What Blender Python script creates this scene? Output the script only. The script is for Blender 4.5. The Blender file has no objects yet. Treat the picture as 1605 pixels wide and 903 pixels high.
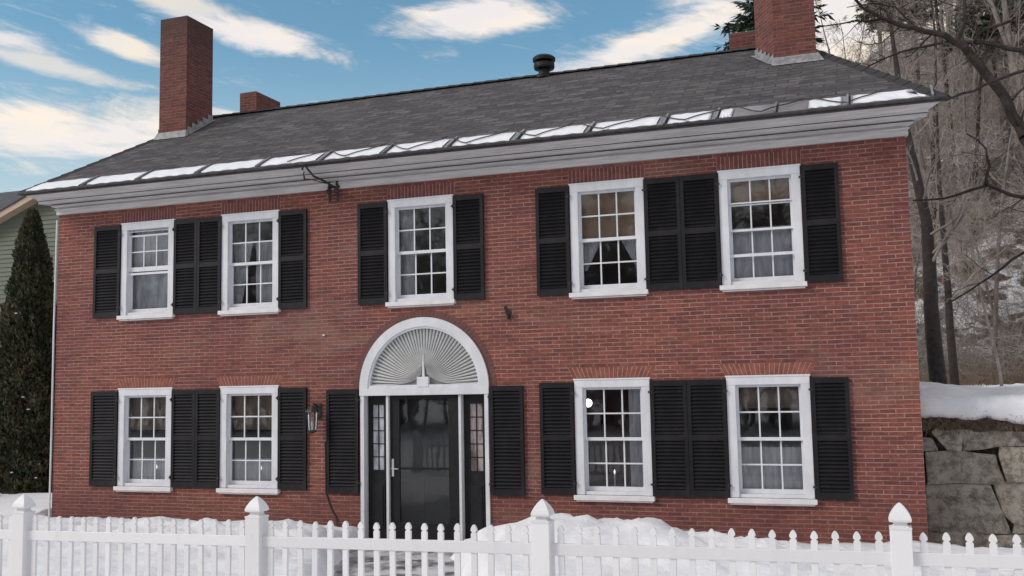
import bpy, bmesh, math, random
from mathutils import Vector, Matrix, noise
R = math.radians
sc = bpy.context.scene
col = sc.collection

# ------------------------------------------------------------------ camera
YAW, PITCH, ROLL = -0.3441, 0.0968, -0.0186
F = Vector((math.sin(YAW)*math.cos(PITCH), math.cos(YAW)*math.cos(PITCH), math.sin(PITCH)))
Rt = Vector((math.cos(YAW), -math.sin(YAW), 0)); Up = Rt.cross(F)
R2 = Rt*math.cos(ROLL)+Up*math.sin(ROLL); U2 = -Rt*math.sin(ROLL)+Up*math.cos(ROLL)
cd = bpy.data.cameras.new('camera'); cam = bpy.data.objects.new('camera', cd); col.objects.link(cam)
cam.matrix_world = Matrix(((R2.x,U2.x,-F.x,13.384),(R2.y,U2.y,-F.y,-13.880),(R2.z,U2.z,-F.z,2.35),(0,0,0,1)))
cd.sensor_width = 36; cd.lens = 35.686; cd.clip_start = .1; cd.clip_end = 2000
sc.camera = cam

# ------------------------------------------------------------------ light
SUN_AZ, SUN_EL = R(-128), R(33)           # azimuth from +Y clockwise: sun stands front left, veiled by thin cloud
sd = Vector((math.sin(SUN_AZ)*math.cos(SUN_EL), math.cos(SUN_AZ)*math.cos(SUN_EL), math.sin(SUN_EL)))
ld = bpy.data.lights.new('sun','SUN'); ld.energy = 1.4; ld.angle = R(22); ld.color = (1,.92,.84)
sun = bpy.data.objects.new('sun', ld); col.objects.link(sun)
sun.rotation_euler = sd.to_track_quat('Z','Y').to_euler()

w = bpy.data.worlds.new('World'); sc.world = w; w.use_nodes = True
nt = w.node_tree; N = nt.nodes; L = nt.links
class NB:
    """tiny node builder"""
    def __init__(s, tree): s.t = tree
    def n(s, typ, **kw):
        x = s.t.nodes.new(typ)
        for k, v in kw.items(): setattr(x, k, v)
        return x
    def put(s, sock, v):
        if hasattr(v, 'links') or isinstance(v, bpy.types.NodeSocket): s.t.links.new(v, sock)
        else: sock.default_value = v
    def m(s, op, a, b=0.0, c=0.0, clamp=False):
        x = s.n('ShaderNodeMath', operation=op, use_clamp=clamp)
        s.put(x.inputs[0], a); s.put(x.inputs[1], b); s.put(x.inputs[2], c)
        return x.outputs[0]
    def ramp(s, v, lo, hi, a=0.0, b=1.0, smooth=True):
        x = s.n('ShaderNodeMapRange', interpolation_type='SMOOTHSTEP' if smooth else 'LINEAR')
        s.put(x.inputs[0], v); x.inputs[1].default_value = lo; x.inputs[2].default_value = hi
        x.inputs[3].default_value = a; x.inputs[4].default_value = b
        return x.outputs[0]
    def mix(s, f, a, b, typ='MIX'):
        x = s.n('ShaderNodeMix', data_type='RGBA', blend_type=typ)
        s.put(x.inputs[0], f); s.put(x.inputs[6], a); s.put(x.inputs[7], b)
        return x.outputs[2]
    def noise(s, vec, scale, detail=4, rough=.55, dist=0.0, dims='3D'):
        x = s.n('ShaderNodeTexNoise', noise_dimensions=dims)
        if vec is not None: s.put(x.inputs['Vector'], vec)
        x.inputs['Scale'].default_value = scale; x.inputs['Detail'].default_value = detail
        x.inputs['Roughness'].default_value = rough; x.inputs['Distortion'].default_value = dist
        return x.outputs['Fac']
    def mapping(s, vec, scale=(1,1,1), rot=(0,0,0), loc=(0,0,0)):
        x = s.n('ShaderNodeMapping'); s.put(x.inputs[0], vec)
        x.inputs['Scale'].default_value = scale; x.inputs['Rotation'].default_value = rot; x.inputs['Location'].default_value = loc
        return x.outputs[0]
    def comb(s, x_, y_, z_):
        x = s.n('ShaderNodeCombineXYZ'); s.put(x.inputs[0], x_); s.put(x.inputs[1], y_); s.put(x.inputs[2], z_); return x.outputs[0]
b = NB(nt)
N.clear()
out = b.n('ShaderNodeOutputWorld'); bg = b.n('ShaderNodeBackground'); bg.inputs[1].default_value = .115
L.new(bg.outputs[0], out.inputs[0])
sky = b.n('ShaderNodeTexSky', sky_type='NISHITA', sun_disc=False, sun_elevation=SUN_EL, sun_rotation=SUN_AZ,
          air_density=1.0, dust_density=.6, ozone_density=2.5)
tc = b.n('ShaderNodeTexCoord'); sep = b.n('ShaderNodeSeparateXYZ'); L.new(tc.outputs['Generated'], sep.inputs[0])
az = b.m('MULTIPLY', b.m('ARCTAN2', sep.outputs[0], sep.outputs[1]), 57.2958)
el = b.m('MULTIPLY', b.m('ARCSINE', sep.outputs[2]), 57.2958)
sv = b.comb(b.m('MULTIPLY', az, .35), el, 0.0)
warp = b.noise(sv, .28, 7, .62, .6)
fine = b.noise(b.comb(b.m('MULTIPLY', az, .25), b.m('ADD', el, b.m('MULTIPLY', az, .18)), 3.0), .9, 6, .65, .8)
def cloud(a0, e0, ra, re, tilt, amp):
    c, s_ = math.cos(R(tilt)), math.sin(R(tilt))
    da = b.m('SUBTRACT', az, a0); de = b.m('SUBTRACT', el, e0)
    p = b.m('DIVIDE', b.m('ADD', b.m('MULTIPLY', da, c), b.m('MULTIPLY', de, s_)), ra)
    q = b.m('DIVIDE', b.m('ADD', b.m('MULTIPLY', da, -s_), b.m('MULTIPLY', de, c)), re)
    d = b.m('SQRT', b.m('ADD', b.m('MULTIPLY', p, p), b.m('MULTIPLY', q, q)))
    d = b.m('ADD', d, b.m('MULTIPLY', b.m('SUBTRACT', warp, .5), 2.6))
    d = b.m('ADD', d, b.m('MULTIPLY', b.m('SUBTRACT', fine, .5), 1.5))
    return b.ramp(d, 1.25, .35, 0, amp)
CL = [(-44,13.2,9.0,2.0,3,1.0),(-21.2,20.7,5.0,1.2,4,1.0),(-10.6,19.0,6.2,1.3,14,1.0),(-33.5,19.2,4.2,.75,-12,.95),(-38.5,20.8,4.5,.8,-18,.7),
      (-47,17.9,3,.6,-6,.8),(-41,18.1,2.6,.6,-14,.85),(-44.6,16.8,4.5,.5,-9,.6),(1,17.0,9,5.5,0,1.0),(-7,21.5,5,.7,8,.8),
      (-22,27,9,1.5,10,.8),(-50,24,8,1.5,-10,.7),(12,24,10,3,5,.8),(-33,10.2,16,1.1,2,.6),
      (-70,16,14,4,0,.8),(60,20,22,6,8,.8),(110,14,25,4,-5,.7),(170,22,30,7,0,.8),(-120,30,26,8,12,.8),(-150,14,26,4,0,.8),(130,38,24,8,0,.8)]
cm = None
for c_ in CL:
    k = cloud(*c_); cm = k if cm is None else b.m('MAXIMUM', cm, k)
streak = b.ramp(fine, .54, .80, 0, .38)
cm = b.m('MAXIMUM', cm, streak)
fill_veil = b.m('MAXIMUM', b.ramp(el, 26, 42), b.ramp(b.m('ABSOLUTE', b.m('ADD', az, 20.0)), 55, 95))  # pale cloud outside the view, added to brighten and neutralise the light
cm = b.m('MAXIMUM', cm, b.m('MULTIPLY', fill_veil, b.ramp(warp, .30, .58, .55, .92)))
cm = b.m('MINIMUM', cm, .95)
tint = b.ramp(b.noise(sv, .45, 3), .35, .65)
ccol = b.mix(tint, (6.3,5.9,5.8,1), (7.2,6.3,5.2,1))
ccol = b.mix(b.ramp(fill_veil, .0, .8), ccol, (5.1,5.1,5.25,1))
hz = b.ramp(el, 5, 20, .74, 0.0)
skyc = b.mix(hz, b.mix(1.0, sky.outputs[0], (.82,1.06,.96,1), 'MULTIPLY'), (4.3,4.7,4.8,1))
L.new(b.mix(cm, skyc, ccol), bg.inputs[0])

vs = sc.view_settings; vs.view_transform = 'Standard'; vs.look = 'None'; vs.exposure = 0.35; vs.gamma = 1; vs.use_curve_mapping = False
sc.render.engine = 'CYCLES'; sc.cycles.use_denoising = True
sc.cycles.max_bounces = 8; sc.cycles.transparent_max_bounces = 12

# ------------------------------------------------------------------ materials
def mat(name, base=(.5,.5,.5), rough=.6, fn=None, metal=0, spec=.5):
    m = bpy.data.materials.new(name); m.use_nodes = True
    t = m.node_tree; p = t.nodes['Principled BSDF']
    p.inputs['Base Color'].default_value = (*base,1); p.inputs['Roughness'].default_value = rough
    p.inputs['Metallic'].default_value = metal; p.inputs['Specular IOR Level'].default_value = spec
    if fn:
        q = NB(t); tcx = q.n('ShaderNodeTexCoord'); fn(q, tcx, p, t)
    return m
def bump(q, p, h, strength=.5, dist=.01):
    x = q.n('ShaderNodeBump'); x.inputs['Strength'].default_value = strength; x.inputs['Distance'].default_value = dist
    q.put(x.inputs['Height'], h); q.t.links.new(x.outputs[0], p.inputs['Normal'])
def varied(name, c1, c2, scale=6, rough=.7, bs=.3, bd=.005, stretch=(1,1,1), detail=5, spec=.5, lo=.35, hi=.65):
    def fn(q, tcx, p, t):
        v = q.mapping(tcx.outputs['Object'], stretch)
        n = q.noise(v, scale, detail, .6)
        q.put(p.inputs['Base Color'], q.mix(q.ramp(n, lo, hi), (*c1,1), (*c2,1)))
        if bs: bump(q, p, n, bs, bd)
    return mat(name, c1, rough, fn, 0, spec)

def brick_fn(bw=.198, bh=.0565, cols=((.225,.074,.057),(.135,.047,.041)), mcol=(.43,.285,.245), dirt=True):
    def fn(q, tcx, p, t):
        s = q.n('ShaderNodeSeparateXYZ'); q.put(s.inputs[0], tcx.outputs['Object'])
        g = q.n('ShaderNodeNewGeometry'); gs = q.n('ShaderNodeSeparateXYZ'); q.put(gs.inputs[0], g.outputs['True Normal'])
        f = q.m('GREATER_THAN', q.m('ABSOLUTE', gs.outputs[0]), .7)
        u = q.m('ADD', q.m('MULTIPLY', s.outputs[1], f), q.m('MULTIPLY', s.outputs[0], q.m('SUBTRACT', 1.0, f)))
        wob = q.noise(tcx.outputs['Object'], 1.1, 3)
        z = q.m('ADD', s.outputs[2], q.m('MULTIPLY', q.m('SUBTRACT', wob, .5), .03))
        v = q.comb(u, z, 0.0)
        def bt_(ms):
            bt = q.n('ShaderNodeTexBrick'); q.put(bt.inputs['Vector'], v)
            for k_, v_ in (('Scale',1),('Brick Width',bw),('Row Height',bh),('Mortar Size',ms),('Mortar Smooth',.2),('Bias',-.1)): bt.inputs[k_].default_value = v_
            bt.inputs['Color1'].default_value = (*cols[0],1); bt.inputs['Color2'].default_value = (*cols[1],1); bt.inputs['Mortar'].default_value = (*cols[0],1)
            return bt
        c = bt_(0.0).outputs['Color']
        od = q.noise(q.mapping(tcx.outputs['Object'], (4.5,4.5,16)), 1.0, 2)
        c = q.mix(q.ramp(od, .55, .78, 0, .5), c, (.070,.034,.034,1))
        c = q.mix(q.ramp(od, .42, .22, 0, .55), c, (.27,.108,.080,1))
        grain = q.noise(q.mapping(tcx.outputs['Object'], (14,14,30)), 1.0, 4, .7)
        c = q.mix(1.0, c, q.mix(q.ramp(grain, .3, .7), (.72,.72,.74,1), (1.25,1.2,1.18,1)), 'MULTIPLY')
        # bed joints are wide and pale but unevenly kept, head joints thin and often closed
        rowf = q.m('DIVIDE', z, bh); fr = q.m('ABSOLUTE', q.m('SUBTRACT', q.m('FRACT', rowf), .5))
        bed = q.ramp(fr, .5-.125, .5-.055)
        rn = q.noise(q.comb(q.m('MULTIPLY', u, 1.9), q.m('MULTIPLY', q.m('ROUND', rowf), 3.71), 0.0), 1.0, 4, .65)
        big = q.noise(tcx.outputs['Object'], .8, 3)
        bedk = q.ramp(q.m('ADD', q.m('MULTIPLY', rn, .75), q.m('MULTIPLY', big, .25)), .36, .62, .12, 1.0)
        head = q.m('MULTIPLY', bt_(.0065).outputs['Fac'], q.ramp(q.noise(q.mapping(tcx.outputs['Object'], (2,2,9)), 1.3, 3), .40, .62, .22, .85))
        mk = q.m('MAXIMUM', q.m('MULTIPLY', bed, bedk), head)
        c = q.mix(q.m('MULTIPLY', mk, .9), c, (*mcol,1))
        if dirt:
            a = q.noise(tcx.outputs['Object'], .45, 4, .55)
            c = q.mix(1.0, c, q.mix(q.ramp(a, .3, .7), (.82,.76,.84,1), (1.14,1.10,.98,1)), 'MULTIPLY')
            a2 = q.noise(q.mapping(tcx.outputs['Object'], (.5,.5,.9), loc=(7,3,1)), .9, 6, .65, .7)
            c = q.mix(q.ramp(a2, .54, .70, 0, .34), c, (.30,.20,.155,1))      # washed, lime-stained areas
            c = q.mix(q.ramp(a2, .42, .28, 0, .42), c, (.095,.036,.036,1))   # darker, sootier areas
            st = q.noise(q.mapping(tcx.outputs['Object'], (3,3,.25)), 1.2, 4)
            c = q.mix(q.ramp(st, .58, .8, 0, .30), c, (.10,.060,.052,1))
            c = q.mix(q.ramp(s.outputs[2], 1.0, .3, 0, .42), c, (.085,.028,.025,1))   # darker towards the lowest courses
        else:
            c = q.mix(q.ramp(q.m('ADD', s.outputs[2], q.m('MULTIPLY', od, 1.2)), 8.6, 10.2, 0, .7), c, (.045,.026,.024,1))   # soot near the top
        # grime and runs: soft streaks that differ from bay to bay
        if dirt:
            sp = q.noise(q.mapping(tcx.outputs['Object'], (1,1,1), loc=(3,9,2)), 7, 5, .8)
            c = q.mix(q.ramp(sp, .62, .74, 0, .55), c, (.40,.29,.25,1))
            c = q.mix(q.ramp(sp, .38, .28, 0, .6), c, (.05,.028,.028,1))
        q.put(p.inputs['Base Color'], c); p.inputs['Roughness'].default_value = .9
        bump(q, p, q.m('ADD', q.m('MULTIPLY', bed, -1.0), q.m('MULTIPLY', grain, .5)), .6, .006)
    return fn
M = {}
M['brick'] = mat('brick', fn=brick_fn())
M['chimney_brick'] = mat('chimney_brick', fn=brick_fn(cols=((.17,.056,.044),(.10,.036,.032)), mcol=(.24,.13,.11), dirt=False))
M['lintel_brick'] = varied('lintel_brick', (.29,.10,.065), (.19,.062,.048), 9, .9, .4, .004)
M['old_mortar'] = varied('old_mortar', (.48,.31,.27), (.34,.21,.18), 30, .95)
M['wall_soldier'] = varied('wall_soldier_brick', (.22,.072,.058), (.13,.046,.040), 9, .9, .4, .004)
M['paint'] = varied('white_paint', (.74,.745,.78), (.65,.655,.69), 5, .45, .15, .002, (1,1,.4))
M['sill_paint'] = varied('sill_paint', (.80,.76,.76), (.70,.68,.70), 7, .5, .15, .002)
def fence_fn(q, tcx, p, t):
    i_ = q.n('ShaderNodeObjectInfo'); o = q.mapping(tcx.outputs['Object'], (1,1,.35)); off_ = q.n('ShaderNodeVectorMath', operation='ADD')
    q.put(off_.inputs[0], o); q.put(off_.inputs[1], q.comb(q.m('MULTIPLY', i_.outputs['Random'], 40.0), 0.0, 0.0)); v = off_.outputs[0]
    n = q.noise(v, 22, 5, .7); g = q.noise(v, 6, 4, .6)
    c = q.mix(i_.outputs['Random'], (.83,.82,.83,1), (.74,.73,.74,1))
    c = q.mix(q.ramp(n, .60, .78, 0, .5), c, (.50,.47,.44,1)); c = q.mix(q.ramp(g, .5, .75, 0, .3), c, (.62,.62,.60,1))
    q.put(p.inputs['Base Color'], c); p.inputs['Roughness'].default_value = .5; bump(q, p, n, .25, .003)
M['vinyl'] = mat('fence_white', fn=fence_fn)
M['cornice'] = varied('cornice_paint', (.66,.635,.63), (.50,.48,.48), 5, .55, .2, .002, (.4,3,12))
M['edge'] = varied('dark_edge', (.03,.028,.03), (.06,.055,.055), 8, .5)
M['black'] = varied('black_paint', (.008,.008,.010), (.014,.014,.017), 8, .5, .1, .001, spec=.3)
M['shutter'] = varied('shutter_paint', (.009,.008,.011), (.022,.020,.025), 3, .5, .15, .002, spec=.28, lo=.45, hi=.75)
M['iron'] = varied('dark_iron', (.02,.014,.013), (.045,.03,.026), 20, .5)
M['steel'] = mat('brushed_steel', (.72,.72,.74), .3, metal=1)
M['flash'] = varied('lead_flashing', (.34,.33,.34), (.20,.19,.20), 12, .5, .3, .004)
M['panel'] = varied('eave_metal', (.26,.25,.27), (.16,.155,.17), 2.2, .35, .1, .003)
M['snow_ice'] = varied('snow_on_eave', (.86,.86,.89), (.76,.77,.82), 5, .55, .4, .01)
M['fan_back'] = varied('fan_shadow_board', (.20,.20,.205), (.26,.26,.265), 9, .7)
M['fan_rib'] = varied('fan_rib_paint', (.80,.80,.79), (.72,.72,.72), 9, .5)
M['curtain'] = varied('net_curtain', (.78,.77,.80), (.50,.49,.53), 9, .9, .2, .004, (1,1,.2))
M['tan_shade'] = varied('tan_roller_shade', (.50,.33,.22), (.40,.26,.17), 3, .9)
M['brown_shade'] = varied('brown_valance', (.34,.26,.21), (.22,.165,.13), 5, .9)
M['room'] = varied('room_paint', (.74,.70,.66), (.60,.57,.54), .8, .9, 0)
M['room_red'] = varied('red_room_paint', (.55,.30,.25), (.42,.22,.19), .8, .9, 0)
M['wood'] = varied('old_wood', (.09,.05,.03), (.05,.03,.02), 6, .6)
M['stone'] = None
def glass_fn(q, tcx, p, t):
    t.nodes.remove(p)
    o = [n for n in t.nodes if n.type == 'OUTPUT_MATERIAL'][0]
    tr = q.n('ShaderNodeBsdfTransparent'); tr.inputs[0].default_value = (.93,.95,.96,1)
    gl = q.n('ShaderNodeBsdfGlossy'); gl.inputs['Roughness'].default_value = .025; gl.inputs[0].default_value = (1,1,1,1)
    fr = q.n('ShaderNodeFresnel'); fr.inputs[0].default_value = 1.55
    n = q.noise(tcx.outputs['Object'], 2.2, 2)
    bp = q.n('ShaderNodeBump'); bp.inputs['Strength'].default_value = .06; bp.inputs['Distance'].default_value = .02; q.put(bp.inputs['Height'], n)
    t.links.new(bp.outputs[0], gl.inputs['Normal'])
    f = q.m('MULTIPLY', fr.outputs[0], 1.7, clamp=True)
    mx = q.n('ShaderNodeMixShader'); q.put(mx.inputs[0], f)
    t.links.new(tr.outputs[0], mx.inputs[1]); t.links.new(gl.outputs[0], mx.inputs[2]); t.links.new(mx.outputs[0], o.inputs[0])
M['glass'] = mat('window_glass', fn=glass_fn)
M['pane_reflection'] = varied('pane_reflection_paint', (.62,.63,.68), (.34,.34,.37), 5, .18, .3, .004, (2,2,.8))  # opaque sidelight pane, bright reflections painted into its colour
M['pane_reflection_dim'] = varied('pane_reflection_dim_paint', (.42,.35,.36), (.10,.075,.06), 3.2, .18, .3, .004, (2,2,.8))  # right sidelight pane, its darker, warmer reflections painted in likewise
def emis(name, c, s):
    m = bpy.data.materials.new(name); m.use_nodes = True; p = m.node_tree.nodes['Principled BSDF']
    p.inputs['Emission Color'].default_value = (*c,1); p.inputs['Emission Strength'].default_value = s; p.inputs['Base Color'].default_value = (*c,1)
    return m
M['globe'] = emis('lit_globe', (1,.96,.92), 3.5); M['bulb'] = emis('lit_bulb', (1,.93,.88), .8)
def shingle_fn(q, tcx, p, t):
    uv = tcx.outputs['UV']
    wob = q.noise(tcx.outputs['Object'], 2.5, 3)
    s = q.n('ShaderNodeSeparateXYZ'); q.put(s.inputs[0], uv)
    v = q.comb(s.outputs[0], q.m('ADD', s.outputs[1], q.m('MULTIPLY', q.m('SUBTRACT', wob, .5), .05)), 0.0)
    bt = q.n('ShaderNodeTexBrick'); q.put(bt.inputs['Vector'], v)
    for k_, v_ in (('Scale',1),('Brick Width',.33),('Row Height',.15),('Mortar Size',.017),('Mortar Smooth',.6)): bt.inputs[k_].default_value = v_
    bt.inputs['Color1'].default_value = (.150,.130,.136,1); bt.inputs['Color2'].default_value = (.022,.019,.022,1); bt.inputs['Mortar'].default_value = (.012,.011,.012,1)
    n = q.noise(q.mapping(uv, (2.6,5,1)), 1.1, 4, .65)
    c = q.mix(q.ramp(n, .42, .62, 0, .55), bt.outputs['Color'], (.026,.023,.026,1))
    n2 = q.noise(q.mapping(uv, (1,1,1)), .5, 4)
    n4 = q.noise(q.mapping(uv, (2.2,9,1)), 2.3, 3, .6)
    n5 = q.noise(q.mapping(uv, (.9,3.0,1), rot=(0,0,.25)), 1.3, 5, .7)
    c = q.mix(q.ramp(n5, .48, .60, 0, .6), c, (.024,.021,.025,1))
    c = q.mix(q.ramp(n4, .55, .68, 0, .7), c, (.20,.175,.18,1))
    c = q.mix(q.ramp(n2, .5, .75, 0, .35), c, (.12,.095,.08,1))
    g = q.noise(uv, 160, 2); c = q.mix(.22, c, q.mix(g, (.03,.028,.03,1), (.15,.14,.14,1)))
    q.put(p.inputs['Base Color'], c); p.inputs['Roughness'].default_value = .92
    # course step: height rises towards the butt of each shingle
    fr = q.m('FRACT', q.m('DIVIDE', q.m('ADD', s.outputs[1], q.m('MULTIPLY', q.m('SUBTRACT', wob, .5), .05)), .15))
    bump(q, p, q.m('ADD', q.m('SUBTRACT', 1.0, fr), q.m('MULTIPLY', n, 1.4)), 1.0, .035)
M['shingle'] = mat('asphalt_shingle', fn=shingle_fn)
def snow_fn(q, tcx, p, t):
    o = tcx.outputs['Object']; s = q.n('ShaderNodeSeparateXYZ'); q.put(s.inputs[0], o)
    n = q.noise(o, 1.4, 8, .62); n2 = q.noise(o, 14, 5, .7); n3 = q.noise(o, .35, 5, .6)
    c = q.mix(q.ramp(n, .35, .7), (.86,.86,.88,1), (.76,.77,.81,1))
    c = q.mix(q.ramp(n2, .66, .80, 0, .45), c, (.42,.38,.34,1))
    # open leaf litter with snow lying in patches on the wooded slope
    litter = q.mix(q.noise(o, 3, 5, .7), (.050,.034,.026,1), (.145,.085,.058,1))
    patch = q.ramp(q.m('ADD', q.m('MULTIPLY', n3, .6), q.m('MULTIPLY', n, .4)), .50, .55)
    k = q.m('MULTIPLY', q.ramp(s.outputs[1], 10.5, 13.5), patch)
    k = q.m('MULTIPLY', k, q.ramp(s.outputs[0], -30, 0))
    edge = q.m('MULTIPLY', q.ramp(s.outputs[1], 11.5, 14), q.ramp(s.outputs[0], -30, 0))
    k = q.m('MAXIMUM', k, q.m('MULTIPLY', edge, q.ramp(n3, .50, .42)))
    c = q.mix(k, c, litter)
    q.put(p.inputs['Base Color'], c); p.inputs['Roughness'].default_value = .75; p.inputs['Specular IOR Level'].default_value = .25
    bump(q, p, q.m('ADD', n, q.m('MULTIPLY', n2, .4)), .7, .06)
M['snow'] = mat('snow_ground', fn=snow_fn)
def path_fn(q, tcx, p, t):
    o = tcx.outputs['Object']; n = q.noise(o, 1.8, 5, .6, .5)
    c = q.mix(q.ramp(n, .40, .60), (.17,.17,.18,1), (.62,.62,.65,1))
    c = q.mix(q.ramp(q.noise(o, 9, 4), .58, .72, 0, .8), c, (.72,.72,.75,1))
    q.put(p.inputs['Base Color'], c); q.put(p.inputs['Roughness'], q.ramp(n, .4, .6, .25, .7)); bump(q, p, n, .3, .02)
M['path'] = mat('wet_path', fn=path_fn)
def stone_fn(q, tcx, p, t):
    o = tcx.outputs['Object']; i = q.n('ShaderNodeObjectInfo')
    n = q.noise(o, 7, 10, .8, .2); n2 = q.noise(o, 34, 6, .9); n3 = q.noise(o, 2.6, 6, .7, .5)
    a = q.mix(i.outputs['Random'], (.60,.52,.42,1), (.46,.42,.36,1))
    c = q.mix(q.ramp(n, .42, .60), a, (.20,.18,.155,1))
    c = q.mix(q.ramp(q.noise(o, 3.6, 9, .78, .4), .55, .68, 0, .75), c, (.055,.05,.045,1))
    c = q.mix(q.ramp(n3, .56, .74, 0, .6), c, (.34,.24,.15,1))
    c = q.mix(q.ramp(n2, .50, .75, 0, .6), c, (.58,.55,.50,1))
    c = q.mix(q.ramp(n2, .42, .28, 0, .6), c, (.04,.038,.036,1))
    q.put(p.inputs['Base Color'], c); p.inputs['Roughness'].default_value = .93
    bump(q, p, q.m('ADD', n, q.m('MULTIPLY', n2, .35)), .95, .05)
M['stone'] = mat('granite_block', fn=stone_fn)
M['soil'] = varied('root_soil', (.030,.020,.016), (.13,.085,.065), 14, .95, .8, .03)
M['bark'] = varied('grey_bark', (.23,.20,.18), (.12,.10,.09), 7, .95, .6, .02, (1,1,.2))
M['bark_dark'] = varied('dark_bark', (.045,.033,.029), (.022,.017,.016), 9, .9, .6, .01)
M['twig'] = varied('twig_bark', (.33,.285,.26), (.20,.17,.155), 3, .95, 0)
M['twig2'] = varied('pale_twig_bark', (.40,.335,.29), (.24,.19,.165), 3, .95, 0)
M['grass'] = varied('dead_grass', (.19,.135,.09), (.10,.065,.045), 4, .9, 0)
M['spruce'] = varied('spruce_needles', (.022,.036,.020), (.040,.055,.028), 1.3, .8, 0)
M['pine'] = varied('pine_needles', (.070,.085,.045), (.045,.060,.034), 1.3, .8, 0)
M['arbor'] = varied('arborvitae_leaf', (.028,.040,.018), (.095,.085,.045), 2.6, .85, 0)
def siding_fn(q, tcx, p, t):
    s = q.n('ShaderNodeSeparateXYZ'); q.put(s.inputs[0], tcx.outputs['Object'])
    n = q.noise(q.mapping(tcx.outputs['Object'], (.3,.3,4)), 2, 4)
    q.put(p.inputs['Base Color'], q.mix(n, (.105,.120,.085,1), (.155,.170,.130,1)))
M['siding'] = mat('green_siding', rough=.7, fn=siding_fn)
M['tan'] = varied('tan_trim', (.50,.36,.27), (.42,.31,.24), 3, .6)

# ------------------------------------------------------------------ mesh helpers
class MB:
    def __init__(s): s.v = []; s.f = []; s.uv = None; s.mi = []
    def add(s, vs, fs, mi=0):
        o = len(s.v); s.v += [tuple(x) for x in vs]; s.f += [tuple(i+o for i in f) for f in fs]; s.mi += [mi]*len(fs)
    def box(s, a, c, mi=0):
        x0,y0,z0 = a; x1,y1,z1 = c
        s.add([(x0,y0,z0),(x1,y0,z0),(x1,y1,z0),(x0,y1,z0),(x0,y0,z1),(x1,y0,z1),(x1,y1,z1),(x0,y1,z1)],
              [(0,3,2,1),(4,5,6,7),(0,1,5,4),(1,2,6,5),(2,3,7,6),(3,0,4,7)], mi)
    def obox(s, c, hx, hy, hz, mi=0):          # centre and three half-extent vectors
        c, hx, hy, hz = map(Vector, (c,hx,hy,hz))
        vs_ = [c+hx*i+hy*j+hz*k for k in (-1,1) for (i,j) in ((-1,-1),(1,-1),(1,1),(-1,1))]
        s.add(vs_, [(0,3,2,1),(4,5,6,7),(0,1,5,4),(1,2,6,5),(2,3,7,6),(3,0,4,7)], mi)
    def tube(s, pts, rads, n=6, cap=True, mi=0):
        pts = [Vector(p) for p in pts]; rings = []
        u = None; vs_ = []; fs = []
        for i, p in enumerate(pts):
            d = (pts[min(i+1,len(pts)-1)]-pts[max(i-1,0)])
            if d.length < 1e-9: d = Vector((0,0,1))
            d.normalize()
            if u is None: u = d.orthogonal().normalized()
            u = (u - d*u.dot(d))
            if u.length < 1e-6: u = d.orthogonal()
            u.normalize(); w_ = d.cross(u)
            for k in range(n):
                a = 2*math.pi*k/n
                vs_.append(p + (u*math.cos(a)+w_*math.sin(a))*rads[i])
        for i in range(len(pts)-1):
            for k in range(n):
                k2 = (k+1) % n
                fs.append((i*n+k, i*n+k2, (i+1)*n+k2, (i+1)*n+k))
        if cap: fs.append(tuple(reversed(range(n)))); fs.append(tuple(range((len(pts)-1)*n, len(pts)*n)))
        s.add(vs_, fs, mi)
    def lathe(s, c, prof, n=12, mi=0):          # prof: (r, z)
        c = Vector(c); vs_ = []; fs = []
        for r, z in prof:
            for k in range(n):
                a = 2*math.pi*(k+.5)/n; vs_.append(c+Vector((r*math.cos(a), r*math.sin(a), z)))
        for i in range(len(prof)-1):
            for k in range(n):
                k2 = (k+1) % n; fs.append((i*n+k, i*n+k2, (i+1)*n+k2, (i+1)*n+k))
        fs.append(tuple(reversed(range(n)))); fs.append(tuple(range((len(prof)-1)*n, len(prof)*n)))
        s.add(vs_, fs, mi)
    def prism(s, poly, y0, y1, mi=0):           # poly in (x,z), counter-clockwise seen from -Y
        n = len(poly)
        vs_ = [(x,y0,z) for x,z in poly]+[(x,y1,z) for x,z in poly]
        s.add(vs_, [tuple(range(n)), tuple(reversed(range(n,2*n)))]+[(i,i+n,(i+1)%n+n,(i+1)%n) for i in range(n)], mi)
    def build(s, name, m, parent=None, loc=None, smooth=False, bevel=0):
        me = bpy.data.meshes.new(name); me.from_pydata(s.v, [], s.f)
        if s.uv:
            l = me.uv_layers.new(name='UVMap')
            for i, uvv in enumerate(s.uv): l.data[i].uv = uvv
        o = bpy.data.objects.new(name, me); col.objects.link(o)
        ms = m if isinstance(m, (list,tuple)) else [m]
        for x in ms: me.materials.append(x)
        if len(ms) > 1: me.polygons.foreach_set('material_index', s.mi)
        if smooth: me.polygons.foreach_set('use_smooth', [True]*len(me.polygons))
        if parent: o.parent = parent
        if loc: o.location = loc
        if bevel:
            bv = o.modifiers.new('bevel','BEVEL'); bv.width = bevel; bv.segments = 2; bv.limit_method = 'ANGLE'; bv.angle_limit = R(40)
        me.update()
        return o
def tag(o, label=None, cat=None, group=None, kind=None):
    for k, v in (('label',label),('category',cat),('group',group),('kind',kind)):
        if v: o[k] = v
    return o
def empty(name, loc=(0,0,0), rz=0):
    o = bpy.data.objects.new(name, None); col.objects.link(o); o.location = loc; o.rotation_euler = (0,0,rz); o.empty_display_size = .2
    return o
def copy_tree(o, parent=None):
    c = o.copy(); col.objects.link(c); c.parent = parent
    for ch in [x for x in list(o.children)]: copy_tree(ch, c)
    return c
def sm(x, a, c):
    t = max(0, min(1, (x-a)/(c-a))); return t*t*(3-2*t)
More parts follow.
